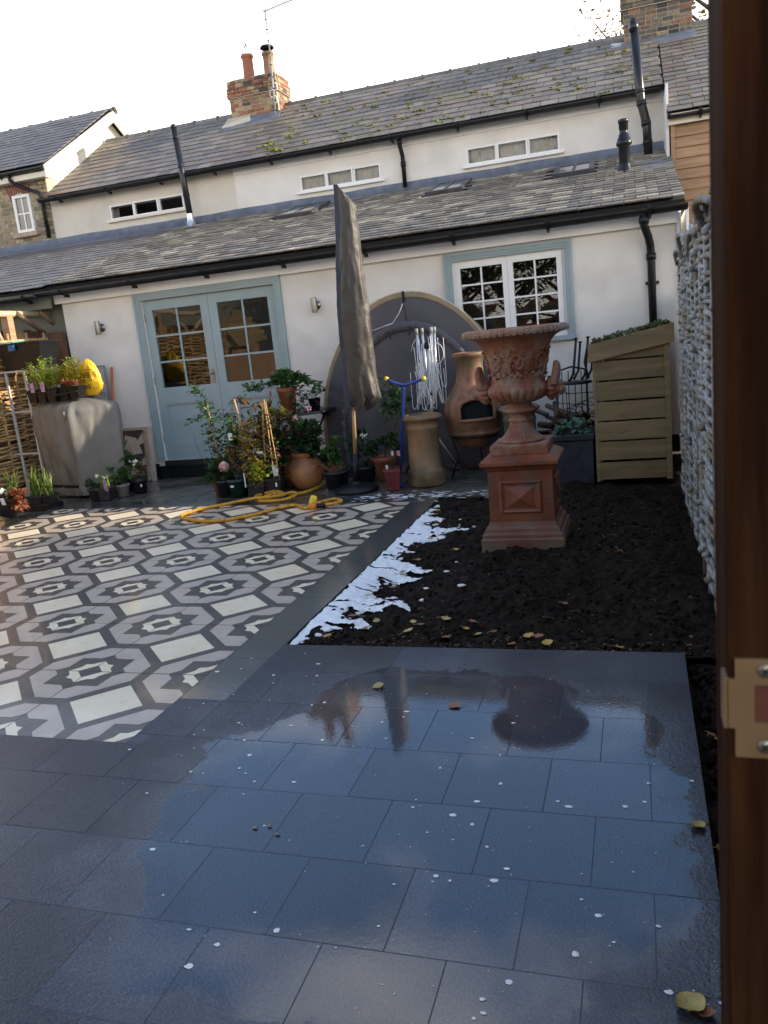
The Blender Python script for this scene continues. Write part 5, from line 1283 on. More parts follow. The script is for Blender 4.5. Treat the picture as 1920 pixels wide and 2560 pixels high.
for row in range(3):
    for i in range(5):
        x = -.86+.105*i+.04*row+rr.uniform(-.02, .02); z = .06+.09*row; a_ = rr.uniform(-1.6, 1.6)
        lg = MB(); A = Vector((x-.03, 7.46+rr.uniform(-.03, .03), .30+z*.9)); D = Vector((sin(a_)*.5, .6, rr.uniform(-.25, .15))).normalized()*.32; r = rr.uniform(.016, .032)
        lg.tube([A, A+D*.5, A+D], r, 9, 0, cap=False); lg.tube([A-D.normalized()*.002, A+D.normalized()*.001], r*.98, 9, 1); lg.build('log', [m_log, m_logend])
        o = bpy.context.scene.objects[-1] if False else COL.objects[-1]
        tag(o, 'cut log in the loose pile behind the lead trough', 'log', 'logs heaped behind the trough'); k += 1
lp = thing('log_crate', 'dark low crate under the loose logs behind the trough', 'crate', (-.65, 7.65, 0)); MB().b2(-.95, -.36, 7.44, 7.86, 0, .30).build('crate', m_plank, lp)
# metal chairs, one upturned on the other
def chair_parts(t, c, flip):
    z = lambda v: (2*.77-v if flip else v)
    def q(x, y, v): return (c[0]+x, c[1]+y, z(v)) if not flip else (c[0]+x, c[1]+y, z(v)-.31)
    s = .45
    MB().lathe([(0, 0), (.17, 0), (.175, .008), (.17, .016), (0, .016)], q(0, 0, s), 24).build('seat', m_iron, t)
    for x in (-.14, .14):
        MB().tube([q(x*1.15, -.15, 0), q(x*1.1, -.14, .2), q(x, -.12, s)], .010, 8).build('leg', m_iron, t)
        MB().tube([q(x*1.15, .17, 0), q(x, .14, s), q(x, .19, .82)], .010, 8).build('leg', m_iron, t)
    MB().tube([q(-.14, .19, .80), q(-.12, .2, .87), q(0, .21, .90), q(.12, .2, .87), q(.14, .19, .80)], .009, 8).build('back_rail', m_iron, t)
    for x in (-.09, -.03, .03, .09): MB().tube([q(x, .14, s), q(x, .2, .86)], .005, 6).build('back_slat', m_iron, t)
ch = thing('metal_chair', 'black metal bistro chair standing upright behind the urn', 'chair', (-.55, 7.75, .31)); 
chair_parts(ch, (-.60, 7.80, 0), False)
for o in ch.children: pass
cu = thing('metal_chair', 'black metal bistro chair upside down, its feet in the air', 'chair', (-.5, 7.78, .77))
def qv(x, y, zv): return (x, y, zv)
for (A, B, C_) in (((-.515, 7.62, 1.165), (-.555, 7.62, .86), (-.60, 7.64, .79)), ((-.415, 7.70, 1.165), (-.45, 7.70, .86), (-.49, 7.7, .79)), ((-.50, 7.92, 1.12), (-.53, 7.92, .86), (-.58, 7.9, .79)), ((-.38, 7.94, 1.13), (-.41, 7.94, .86), (-.46, 7.9, .79))):
    MB().tube([A, B, Vector(B).lerp(Vector(C_), .6)-Vector((0, 0, .01)), C_], .011, 8).build('leg', m_iron, cu)
    MB().tube([A, Vector(A)+Vector((0, 0, .012))], .019, 8).build('foot', m_iron, cu)
MB().tube([(-.42, 7.66, .80), (-.455, 7.66, .95), (-.43, 7.7, 1.08), (-.37, 7.75, 1.12)], .008, 8).build('back_rail', m_iron, cu)
MB().lathe([(0, 0), (.16, 0), (.165, .01), (.16, .02), (0, .02)], (-.56, 7.78, .755), 24).build('seat', m_iron, cu)
wf = thing('wire_plant_support', 'rusty wire hoop plant support leaning behind the trough', 'plant support', (-.45, 7.55, .3))
m = MB()
m.tube([(-.62+.0, 7.5, .72), (-.60, 7.5, .3)], .004, 6); m.tube([(-.62+.11*cos(a)-.0, 7.5, .58+.12*sin(a)) for a in [pi*.35+i*.28 for i in range(13)]], .004, 6)
m.tube([(-.62, 7.5, .69), (-.36, 7.5, .69)], .004, 6); m.tube([(-.74, 7.48, .62), (-.38, 7.5, .57)], .004, 6); m.tube([(-.66, 7.48, .55), (-.36, 7.5, .46)], .004, 6)
for k in range(5): m.tube([(-.60+.05*k+.10*cos(a), 7.5, .42+.02*k+.14*sin(a)) for a in [.2+i*.25 for i in range(11)]], .0035, 6)
m.tube([(-.62, 7.5, .72), (-.635, 7.5, .735), (-.63, 7.5, .75), (-.615, 7.5, .745)], .004, 6); m.build('wire', m_iron, wf)

# ------------------------------------------------------------------ chimney pots, chiminea, airer, tent, parasol
def cpot(x, y, label, mat, h=.645, rz=0):
    t = thing('chimney_pot', label, 'chimney pot', (x, y, 0), 'chimney pots used as planters')
    MB().lathe([(.0, .0), (.168, 0), (.172, .01), (.172, .13), (.160, .145), (.148, .155), (.146, .33), (.142, .50), (.150, .515), (.150, .53), (.142, .54), (.142, .57), (.150, .585), (.185, .605), (.187, .62), (.160, h-.005), (.135, h), (.125, h-.01), (.125, .4), (.0, .39)], (x, y, 0), 40).build('pot', mat, t)
    return t
cpot(-1.87, 7.08, 'buff fireclay chimney pot standing beside the red pot', m_buff)
cpot(-1.02, 7.28, 'grey-green chimney pot half hidden behind the urn stem', M('mossy_fireclay', (.11, .10, .06), (.19, .165, .10), 5, .7, c3=(.05, .06, .03), s3=5, w3=(.5, .7)))
cm = thing('chiminea', 'bulbous clay chiminea with an open mouth on an iron stand', 'chiminea', (-1.45, 7.36, 0))
CX, CY = -1.455, 7.37
body = [(.0, .285), (.10, .285), (.125, .292), (.20, .38), (.228, .405), (.24, .41), (.24, .428), (.232, .435), (.248, .50), (.262, .58), (.262, .64), (.25, .70), (.222, .76), (.185, .81), (.155, .85), (.135, .89), (.125, .95), (.122, 1.03), (.128, 1.08), (.143, 1.10), (.150, 1.115), (.150, 1.135), (.140, 1.145), (.118, 1.145), (.105, 1.10)]
prof = []
for (r0, z0), (r1, z1) in zip(body, body[1:]):
    k = max(1, int(abs(z1-z0)/.02))
    prof += [(r0+(r1-r0)*i/k, z0+(z1-z0)*i/k) for i in range(k)]
prof.append(body[-1]); MA = -pi/2+.36
def mouth(a, z):
    da = (a-MA+pi) % (2*pi)-pi; return abs(da) < .62 and .555 < z < .735-.09*(abs(da)/.62)**3
MB().lathe(prof, (CX, CY, 0), 72, skip=mouth).build('body', m_chim, cm)
MB().lathe([(r*.86, z) for r, z in prof if .42 < z < .9], (CX, CY, 0), 36).build('firebox', M('firebox_black', (.004, .004, .004), rough=.95), cm)  # inner lining in one flat near-black colour
def bodyr(z):
    for (r0, z0), (r1, z1) in zip(body, body[1:]):
        if z0 <= z <= z1 and z1 > z0: return r0+(r1-r0)*(z-z0)/(z1-z0)
    return .2
pts = []
for i in range(44):
    u = i/44*4
    if u < 1: da, z = -.64+1.28*u, .548
    elif u < 1.5: da, z = .64, .548+.13*(u-1)/.5
    elif u < 3.5: tt = (u-1.5)/2; da = .64-1.28*tt; z = .678+.062*sin(pi*tt)**.6
    else: da, z = -.64, .678-.13*(u-3.5)/.5
    r = bodyr(z)+.006; pts.append((CX+r*cos(MA+da), CY+r*sin(MA+da), z))
MB().tube(pts, .017, 8, closed=True).build('mouth_rim', m_chim, cm)
m = MB()
m.tube([(CX+.215*cos(a), CY+.215*sin(a), .385) for a in [2*pi*i/30 for i in range(30)]], .008, 6, closed=True)
for k in range(3):
    a = -.6+2*pi*k/3; m.tube([(CX+.215*cos(a), CY+.215*sin(a), .385), (CX+.17*cos(a), CY+.17*sin(a), .2), (CX+.25*cos(a), CY+.25*sin(a), .0)], .008, 6)
m.build('stand', m_iron, cm)
ra = thing('rotary_airer', 'folded silver rotary clothes airer with white lines hanging loose', 'clothes airer', (-1.85, 7.42, 0))
AX, AY = -1.845, 7.42
MB().tube([(AX-.01, AY, .02), (AX, AY, 1.24)], .02, 12).build('pole', m_alu, ra)
MB().lathe([(.0, .05), (.024, .05), (.03, .03), (.03, 0), (.022, -.01)], (AX, AY, 1.22), 14).build('hub_cap', m_black, ra)
for k, (dx, dy, tx) in enumerate(((-.045, -.02, -.085), (-.03, .03, -.045), (.03, -.025, .055), (.045, .02, .075))):
    MB().tube([(AX+dx*.8, AY+dy, .60), (AX+tx, AY+dy, 1.36)], .012, 8).build('arm', m_alu, ra); MB().tube([(AX+tx, AY+dy, 1.35), (AX+tx, AY+dy, 1.40)], .015, 8).build('arm_tip', m_panel, ra)
MB().lathe([(.05, -.02), (.05, .02)], (AX, AY, .80), 16).build('slider', m_black, ra)
for a, b in (((AX, AY, .42), (-1.72, 7.05, .01)), ((AX, AY, .42), (-1.98, 7.5, .01)), ((AX, AY, .42), (-1.62, 7.5, .02))): MB().tube([a, b], .011, 8).build('leg', m_alu, ra)
m = MB(); rr = random.Random(17)
for i in range(34):
    s = -1 if i % 2 else 1; x0 = AX+s*rr.uniform(.04, .085); z0 = rr.uniform(.85, 1.34); zb = rr.uniform(.64, .86); x1 = AX+rr.choice((-1, 1))*rr.uniform(.02, .09)
    if rr.random() < .3: x1 = x0+s*rr.uniform(.03, .10)
    z1 = z0+rr.uniform(-.12, .12); yy = AY-.03-rr.random()*.04; pts = []
    for q in range(17):
        u = q/16; bow = sin(pi*u); k2 = 1-abs(2*u-1)**2.6
        pts.append((x0+(x1-x0)*u+s*.035*bow*rr.uniform(.9, 1.1)*(1 if i % 3 else -.6), yy-.012*bow, (z0*(1-u)+z1*u)-k2*((z0+z1)/2-zb)))
    m.tube(pts, .0028, 5)
m.tube([(AX+.075+.09*sin(t_)*.9, AY-.03, 1.16+.10*cos(t_)) for t_ in [i*.22 for i in range(15)]], .0028, 5); m.tube([(AX-.085, AY-.02, 1.32), (AX-.13, AY-.03, 1.26), (AX-.15, AY-.03, 1.2)], .0028, 5)
m.build('washing_line', m_wline, ra)
# pop-up tent stood on edge against the wall
te = thing('pop_up_tent', 'grey and tan pop-up tent stood on edge against the white wall', 'tent', (-2.1, 7.85, 0))
TX, TZ, TA, TB, TY = -2.115, .40, .975, 1.355, 7.74
def oval(a, k=1., y=0., dx=0., dz=0.): return Vector((TX+dx+TA*k*cos(a), TY+y, max(.004, TZ+dz+TB*k*sin(a))))
N = 72; m = MB(); V = []; ks = [1., .964, .9, .86, .8, .76, .6, .4, .2, 0]
for k in ks:
    for i in range(N):
        a = 2*pi*i/N; b = -.05*(1-k)+.014*fb((cos(a)*k*2, sin(a)*k*2, 1), 2.2, 3)*(1 if k < .99 else 0); V.append(oval(a, k, b))
m.add(V, [(r*N+i, r*N+(i+1) % N, (r+1)*N+(i+1) % N, (r+1)*N+i) for r in range(1, len(ks)-1) for i in range(N)], 0, True)
m.build('front_panel', m_tent, te)
m = MB(); V = []
for i in range(N+1):
    a = 2*pi*i/N; V += [oval(a, .965, -.004), oval(a, .982, -.006), oval(a, 1.0, .0)]
m.add(V, [(3*i+j, 3*i+3+j, 3*i+4+j, 3*i+1+j) for i in range(N) for j in range(2)], 0, True); m.build('rim_band', m_tentb, te)
MB().tube([oval(2*pi*i/N, 1.003, .004) for i in range(N)], .006, 6, closed=True).build('rim_cord', m_tentl, te)
m = MB(); V = []; NR = 200                                       # gathered inner ring
for i in range(NR+1):
    a = -.35+(pi+.7)*i/NR; pz = .006*sin(i*2.3)+.006*sin(i*1.1); V += [oval(a, .80, -.035), oval(a, .785, -.058+pz), oval(a, .755, -.058+pz*.8), oval(a, .735, -.04)]
m.add(V, [(4*i+j, 4*i+4+j, 4*i+5+j, 4*i+1+j) for i in range(NR) for j in range(3)], 0, True); m.build('gathered_seam', m_tent, te)
m = MB(); V = []; k2 = 8                                          # body behind, pulled towards the right
for j in range(k2+1):
    u = j/k2
    for i in range(N):
        a = 2*pi*i/N; p = oval(a, 1-.42*u**1.4, .004+.44*u, .36*u, -.02*u+.03*sin(pi*u)); V.append(p)
m.add(V, [(j*N+i, j*N+(i+1) % N, (j+1)*N+(i+1) % N, (j+1)*N+i) for j in range(k2) for i in range(N)], 0, True); m.build('tent_body', m_tentb, te)
for a in (pi*.5, pi*.94, pi*1.08, pi*.16):
    p = oval(a, .97); d = (oval(a, 1.05)-oval(a, .9)).normalized(); MB().beam(p-d*.05+Vector((0, -.016, 0)), p+d*.05+Vector((0, -.016, 0)), .022, .006, up=(0, 1, 0)).build('strap', m_black, te)
MB().tube([oval(pi*.5, .93, -.03)+Vector((0, -.02, 0)), oval(pi*.5, .80, -.03)+Vector((.03, -.04, 0))], .004, 6).build('tie', m_black, te)
MB().tube([oval(pi*.545, .80, -.09), oval(pi*.64, .83, -.09)], .005, 6).build('loose_pole', m_alu, te)
MB().tube([oval(pi*.5, .92, -.06), oval(pi*.515, .86, -.07), oval(pi*.545, .80, -.09)], .0035, 6).build('guy_line', m_wline, te)
for a in (pi*.57, pi*.48): MB().tube([oval(a, .76, -.075), oval(a, .70, -.075)], .005, 6).build('toggle', m_black, te)
# parasol in its cover
ps = thing('parasol', 'closed parasol in a brown and navy cover on a black base', 'parasol', (-2.47, 6.88, 0))
MB().lathe([(0, 0), (.205, 0), (.212, .01), (.205, .028), (.16, .05), (.10, .063), (.05, .068), (.045, .08), (.03, .09)], (-2.50, 6.90, 0), 40).build('base', m_black, ps)
MB().tube([(-2.50, 6.90, .06), (-2.478, 6.90, .34)], .026, 14).build('base_tube', m_black, ps)
MB().tube([(-2.48, 6.90, .3), (-2.43, 6.90, .95)], .019, 12).build('pole', m_wood, ps)
secs = [(2.585, -2.345, .035, .045), (2.56, -2.325, .055, .055), (2.48, -2.31, .075, .065), (2.3, -2.315, .083, .078), (2.1, -2.325, .094, .085), (1.85, -2.335, .112, .09), (1.6, -2.338, .13, .095), (1.35, -2.340, .132, .10), (1.15, -2.342, .132, .10), (1.0, -2.338, .138, .105), (.90, -2.332, .148, .105), (.84, -2.325, .148, .10), (.79, -2.36, .115, .085), (.765, -2.39, .085, .07)]
m = MB(); V = []; NS = 56; full = []
for (z0, x0, ra_, rb_), (z1, x1, rc_, rd_) in zip(secs, secs[1:]):
    k = max(1, int((z0-z1)/.025))
    for i in range(k):
        u = i/k; full.append((z0+(z1-z0)*u, x0+(x1-x0)*u, ra_+(rc_-ra_)*u, rb_+(rd_-rb_)*u))
full.append(secs[-1])
for z, x, ra_, rb_ in full:
    for i in range(NS):
        a = 2*pi*i/NS; lo_ = max(0, (1.15-z)); fold = .011*fb((cos(a)*1.1, sin(a)*1.1, z*2.6), 2.0, 4)+.034*lo_*sin(a*9+z*3)*(1 if z < 1.15 else 0)+.004*abs(sin(a*2.5+z*1.3+2*fb((a, z, 1), .8)))
        ridge = .028 if abs((a-pi*1.08+pi) % (2*pi)-pi) < .25 else 0
        zz = z
        if z > 2.45: zz = z+.05*cos(a+2.6)*(z-2.45)/.1
        if z < .86: zz = z+.03*sin(a*5)*(.9-z)/.1-.05*cos(a)*0
        V.append((x+(ra_+fold+ridge)*cos(a), 6.9+(rb_+fold+ridge)*sin(a), zz))
F = []; 
for r in range(len(full)-1):
    for i in range(NS):
        a = 2*pi*(i+.5)/NS; F.append(((r*NS+i, (r+1)*NS+i, (r+1)*NS+(i+1) % NS, r*NS+(i+1) % NS), 1 if pi*.80 < a < pi*1.22 else 0))
for mi in (0, 1): m.add(V, [f for f, q in F if q == mi], mi, True)
m.add(V[:NS], [tuple(range(NS))], 0); m.build('cover', [m_cover, m_navy], ps)
bt = thing('blue_handle_scooter', 'blue T-shaped handle with yellow grips standing behind the red pot', 'scooter', (-2.08, 6.98, 0))
MB().tube([(-2.11, 7.0, .02), (-1.985, 6.98, .89), (-1.98, 6.98, .915)], .013, 10).build('stem', m_bluem, bt)
MB().tube([(-2.13, 6.98, .985), (-2.08, 6.975, .955), (-2.0, 6.975, .925), (-1.96, 6.975, .92), (-1.88, 6.975, .94), (-1.80, 6.975, .96)], .015, 10).build('handlebar', m_bluem, bt)
for a, b in (((-2.125, 6.98, .982), (-2.15, 6.981, .998)), ((-1.805, 6.975, .959), (-1.775, 6.975, .967))): MB().tube([a, b], [.021, .017], 10).build('grip', m_yel, bt)
MB().b2(-2.17, -2.05, 6.97, 7.05, .012, .03).build('deck', m_bluem, bt)

# ------------------------------------------------------------------ cord
cdx = thing('extension_cord', 'yellow sheathed extension cord looped on the patterned tiles', 'cord', (-3.2, 6.3, 0))
z_ = .016
cp = [(-2.93, 7.35, z_), (-2.95, 7.0, z_), (-3.0, 6.82, z_), (-3.12, 6.74, z_), (-3.28, 6.84, z_+.02), (-3.45, 6.80, z_), (-3.42, 6.70, z_), (-3.24, 6.66, z_), (-3.06, 6.70, z_+.03), (-2.99, 6.62, z_+.02), (-3.08, 6.52, z_), (-3.28, 6.50, z_), (-3.34, 6.62, z_), (-3.22, 6.70, z_+.03), (-3.10, 6.62, z_+.03), (-3.20, 6.52, z_+.03), (-3.38, 6.53, z_+.02), (-3.60, 6.44, z_), (-3.74, 6.28, z_), (-3.82, 6.08, z_), (-3.77, 5.93, z_), (-3.62, 5.84, z_), (-3.46, 5.77, z_), (-3.30, 5.78, z_), (-3.10, 5.94, z_), (-2.97, 6.18, z_), (-2.86, 6.27, z_), (-2.77, 6.20, z_), (-2.71, 6.14, z_), (-2.62, 6.15, z_+.01)]
MB().tube(smooth(cp, 8), .0155, 8).build('cable', m_cord, cdx)
MB().tube(smooth([(-2.58, 6.17, .03), (-2.47, 6.21, .03), (-2.44, 6.32, .03), (-2.53, 6.40, .03), (-2.60, 6.33, .03), (-2.64, 6.24, .03)], 6), .0155, 8).build('cable_end', m_cord, cdx)
MB().tube([(-2.65, 6.14, .03), (-2.64, 6.15, .055), (-2.63, 6.17, .09), (-2.625, 6.18, .11)], [.018, .028, .03, .024], 12).build('coupler', m_yel, cdx)
MB().tube([(-2.66, 6.14, .028), (-2.60, 6.15, .028)], .024, 12).build('orange_connector', m_orange, cdx)
MB().tube([(-2.60, 6.15, .028), (-2.53, 6.17, .028)], .022, 12).build('black_connector', m_black, cdx)
# ------------------------------------------------------------------ left corner: barbecue, trays, bag, rack
bq = thing('covered_barbecue', 'barbecue under a stone-coloured cover in the left corner', 'barbecue', (-5.7, 7.3, 0))
C4 = [Vector((-6.22, 7.20)), Vector((-5.66, 7.05)), Vector((-5.16, 7.34)), Vector((-5.62, 7.66))]
def outline(n=96):
    out = []
    for i in range(n):
        t_ = 4*i/n; k = int(t_); u = t_-k; p = C4[k].lerp(C4[(k+1) % 4], u); c0 = sum(C4, Vector((0, 0)))/4
        e = min(u, 1-u); p = p.lerp(c0, .10*max(0, 1-e/.12)**2); out.append(p)
    return out
OL = outline(); c0 = sum(C4, Vector((0, 0)))/4; m = MB(); V = []; NB = len(OL)
lev = [.03, .06, .10, .13, .15, .18, .25, .33, .42, .5, .58, .66, .72, .78, .84, .89, .93, .96, .985, 1.0, 1.012, 1.02]
for z in lev:
    for i, p in enumerate(OL):
        s = .86+.14*min(1, z/.6); ex = p.x-c0.x
        if ex > .15 and z < .7: s -= .10*(1-z/.7)
        if z > .93: s *= 1-.5*((z-.93)/.09)**2.2
        if .11 < z < .16: s *= .965
        q = c0+(p-c0)*s; d = (p-c0).normalized()
        f = (.04*fb((i*.10, z*.9, 2), 1.7, 4)+.042*(abs(sin(i*.24+1.3*z+2.2*fb((i*.05, z, 4), 1)))**.6-.6)*(1-z*.5)+.012*fb((i*.3, z*3, 7), 1, 3))*(1 if z < .94 else .3)
        if 22 < i < 27 and z < .93: f += .014
        q = q+d*f
        V.append((q.x, q.y, z+.02*fb((p.x, p.y, 5), 2.5)*(z > .9)+(.045 if i < 12 or i > 60 else 0)*(z > .9)*((z-.9)/.12)))
m.add(V, [(r*NB+i, r*NB+(i+1) % NB, (r+1)*NB+(i+1) % NB, (r+1)*NB+i) for r in range(len(lev)-1) for i in range(NB)], 0, True)
m.add([V[(len(lev)-1)*NB+i] for i in range(NB)]+[(c0.x, c0.y, 1.05)], [(i, (i+1) % NB, NB) for i in range(NB)], 0, True)
m.build('cover', m_bbq, bq)
MB().tube([(OL[23].x+.01, OL[23].y-.02, .93-.04*i+.0*i) for i in range(3)]+[(OL[23].x-.05, OL[23].y-.03, .88)], .009, 6).build('seam_piping', m_bbq, bq)
m = MB(); V = []
for i in range(0, 60):
    p = OL[i]; q = c0+(p-c0)*(.86+.02); d = (p-c0).normalized()*.006; V += [(q.x+d.x, q.y+d.y, .115), (q.x+d.x, q.y+d.y, .145)]
m.add(V, [(2*i, 2*i+2, 2*i+3, 2*i+1) for i in range(59)], 0, True); m.build('hem_strap', m_black, bq)
for x, yy in ((-5.98, 7.28), (-5.62, 7.2), (-5.3, 7.36)): MB().lathe([(.0, 0), (.03, .0), (.03, .05), (0, .05)], (x, yy, 0), 12).build('wheel', m_black, bq)
def seed_tray(x0, x1, y0, y1, z, label, seed, mat, h=.34, n=26):
    t = thing('seed_tray', label, 'plant tray', ((x0+x1)/2, y0, z), 'plant trays on the barbecue cover')
    m = MB(); k = max(2, int((x1-x0)/.11)); w_ = (x1-x0)/k
    for i in range(k): m.lathe([(0, 0), (w_*.52, 0), (w_*.66, .12), (w_*.70, .125), (w_*.70, .135), (w_*.6, .135)], (x0+w_*(i+.5), (y0+y1)/2, z), 4, sm=False, R=Matrix.Rotation(pi/4, 3, 'Z'))
    m.b2(x0-.005, x1+.005, (y0+y1)/2-w_*.5, (y0+y1)/2+w_*.5, z+.10, z+.112); m.build('cells', m_black, t)
    rr = random.Random(seed); lf = MB(); sm_ = MB()
    for i in range(n):
        bx = rr.uniform(x0, x1); by = (y0+y1)/2+rr.uniform(-.05, .05); tx = bx+rr.gauss(0, .05); ty = by+rr.gauss(0, .05); hh = h*rr.uniform(.45, 1)
        A = Vector((bx, by, z+.12)); B = Vector((tx, ty, z+.12+hh)); sm_.tube([A, A.lerp(B, .5)+Vector((rr.gauss(0, .012), 0, 0)), B], .0028, 5)
        for j in range(20):
            u = .2+.8*j/19; a = j*2.4+i; lf.leaf(A.lerp(B, u), (cos(a), sin(a), .75), (0, 0, 1), .09*(1.15-.5*u)*rr.uniform(.7, 1.2), .02, 0, .2)
    lf.build('foliage', mat, t); sm_.build('stem', m_stem, t); return t
t1 = seed_tray(-6.14, -5.78, 7.10, 7.22, 1.04, 'black cell tray of lime green seedlings, left half of the barbecue top', 71, m_llime, .34, 20)
t2 = seed_tray(-5.80, -5.53, 7.16, 7.28, 1.045, 'black cell tray of yellowing seedlings beside the yellow bag', 72, m_lyel, .30, 22)
lf = MB(); bush(lf, (-5.62, 7.14, 1.21), (.13, .06, .05), 90, .04, .012, 73); lf.build('dry_leaf', m_lrust, t2)
for x in (-6.03, -5.90): tagcard(t1, (x, 7.075, 1.20), .1, .045, .10, m_tagp, .1)
MB().box((-5.63, 7.08, 1.115), (.26, .05, .012), Matrix.Rotation(-.1, 3, 'Y') @ Matrix.Rotation(.15, 3, 'Z')).build('tray_lip', m_black, t2)
bg_ = thing('plastic_bag', 'crumpled yellow plastic bag printed BAG, behind the seedling trays', 'bag', (-5.42, 7.3, 1.04))
BC = Vector((-5.53, 7.38, 1.23)); m = MB(); V = []; nr_, ns = 13, 22
for i in range(nr_+1):
    u = i/nr_; z = -.17+.37*u; wv = .145*(1-abs(2*u-.95)**3*.55); dv = .06*(1-abs(2*u-1)**2.5*.6)
    for j in range(ns):
        a = 2*pi*j/ns; q = Vector((wv*cos(a), dv*sin(a), z)); k = 1+.30*fb((q.x*7, q.y*9, q.z*6), 1.2, 4); k *= 1-.45*max(0, u-.72)/.28*(1+.6*cos(a+.6)); q = Vector((q.x*k, q.y*k, q.z+.05*fb((q.x*9, 3, q.y*9), 1)*u)); V.append(BC+q)
m.add(V, [(i*ns+j, i*ns+(j+1) % ns, (i+1)*ns+(j+1) % ns, (i+1)*ns+j) for i in range(nr_) for j in range(ns)], 0, False)
m.add([V[nr_*ns+j] for j in range(ns)], [tuple(range(ns))], 0, False); m.build('sack', m_bag, bg_)
def text_part(root, s, size, p, R, mat, name='lettering'):
    cu_ = bpy.data.curves.new('t', 'FONT'); cu_.body = s; cu_.size = size; cu_.extrude = .0008; cu_.align_x = 'CENTER'; cu_.align_y = 'CENTER'; cu_.offset = size*.012
    tmp = bpy.data.objects.new('t', cu_); COL.objects.link(tmp); me = bpy.data.meshes.new_from_object(tmp.evaluated_get(bpy.context.evaluated_depsgraph_get()))
    bpy.data.objects.remove(tmp); me.materials.clear(); me.materials.append(mat); me.transform(Matrix.Translation(p) @ R.to_4x4()); link(name, me, root)
RB = Matrix.Rotation(-.10, 3, 'Z') @ Matrix.Rotation(pi/2, 3, 'X') @ Matrix.Rotation(pi, 3, 'Z')
text_part(bg_, 'BAG', .085, BC+Vector((-.015, -.083, .045)), RB, m_ink)
text_part(bg_, 'BAG', .065, BC+Vector((.0, -.088, -.075)), RB, m_ink)
m = MB(); yb = -.0835
for z in (.10, -.008): m.box(BC+Vector((-.01, yb, z)), (.25, .002, .005), Matrix.Rotation(-.1, 3, 'Z'))
m.tube([BC+Vector((.112+.022*cos(a), -.078, .045+.028*sin(a))) for a in [2*pi*i/14 for i in range(14)]], .003, 5, closed=True); m.tube([BC+Vector((.112+.008*cos(a), -.079, .045+.01*sin(a))) for a in [2*pi*i/8 for i in range(8)]], .003, 5, closed=True); m.build('printed_border', m_ink, bg_)
# shelf rack and tub
rk = thing('metal_rack', 'pale grey metal shelf rack against the woven fence', 'rack', (-6.35, 7.25, 0))
for (x, yy) in ((-6.475, 7.24), (-6.215, 7.22), (-6.215, 7.72), (-6.475, 7.74)): MB().b2(x-.011, x+.011, yy-.011, yy+.011, 0, 1.39).build('upright', m_rack, rk)
for z in (1.385, .955, .50, .06):
    for p, q in (((-6.60, 7.235, z), (-6.215, 7.225, z)), ((-6.215, 7.225, z), (-6.215, 7.72, z)), ((-6.475, 7.73, z), (-6.215, 7.72, z))): MB().beam(p, q, .018, .018).build('rail', m_rack, rk)
tb = thing('black_tub', 'large black plastic tub on top of the metal rack', 'tub', (-6.1, 7.45, 1.4))
m = MB(); V = []
for (x0, x1, y0, y1, z) in ((-6.46, -6.02, 7.25, 7.50, 1.398), (-6.50, -5.955, 7.22, 7.53, 1.66), (-6.51, -5.945, 7.21, 7.54, 1.662), (-6.51, -5.945, 7.21, 7.54, 1.68), (-6.49, -5.965, 7.23, 7.52, 1.68), (-6.44, -6.04, 7.27, 7.48, 1.42)): V += [(x0, y0, z), (x1, y0, z), (x1, y1, z), (x0, y1, z)]
m.add(V, [(4*i+j, 4*i+(j+1) % 4, 4*i+4+(j+1) % 4, 4*i+4+j) for i in range(5) for j in range(4)]+[(3, 2, 1, 0), (20, 21, 22, 23)]); m.build('tub', m_black, tb)
MB().prism([(-6.5, 7.24, 1.682), (-6.3, 7.23, 1.684), (-6.28, 7.40, 1.70), (-6.5, 7.42, 1.70)], (0, 0, .008)).build('teal_lid', m_teal, tb)
MB().b2(-6.33, -6.26, 7.18, 7.2085, 1.60, 1.66).build('blue_clip', m_bluep, tb)
sp = thing('red_pole', 'orange-red pole leaning on the white wall behind the barbecue', 'pole', (-5.86, 8.1, 0)); MB().tube([(-5.90, 8.02, .0), (-5.80, 8.165, 1.33)], .016, 10).build('pole', m_redpole, sp)
gp = thing('leaning_panel', 'thin grey framed panel leaning on the wall behind the yellow bag', 'panel', (-6.0, 8.1, 0))
f = MB(); win_frame(-6.14, -5.87, .3, 1.36, 8.13, 1, 1, .018, 0, .02, f); f.build('frame', m_panel, gp); MB().b2(-6.12, -5.885, 8.137, 8.145, .32, 1.34).build('sheet', M('pale_panel', (.42, .42, .40), rough=.6), gp)
gp2 = thing('grey_board', 'mid-grey flat board standing behind the barbecue', 'board', (-5.98, 8.05, 0)); MB().b2(-6.12, -5.86, 8.06, 8.075, 0, 1.06).build('board', m_panel, gp2)
db = thing('carved_frame', 'carved sandstone frame round a patterned tile, leaning by the doors', 'frame', (-5.6, 8.05, 0))
R = Matrix.Rotation(-.10, 3, 'X'); o = Vector((-5.62, 8.03, .0))
def dloc(x, y, z): return o+R @ Vector((x, y, z))
for (x, z, sx, sz) in ((-.20, .31, .05, .62), (.19, .31, .05, .62), (-.005, .605, .339, .03)): MB().box(dloc(x, 0, z), (sx, .05, sz), R).build('rail', m_sand, db)
m = MB()
for k in range(16):
    for x in (.19, -.20): m.blob(dloc(x, -.027, .04+.036*k), (.014, .008, .014), k, 0, 6, .4)
m.build('carving', m_sand, db)
MB().box(dloc(.235, .01, .31), (.03, .06, .63), R).build('outer_rail', M('pale_stone', (.42, .36, .28), (.5, .43, .34), 10), db)
m = MB(); m.box(dloc(-.005, .01, .3), (.338, .012, .58), R, 0)
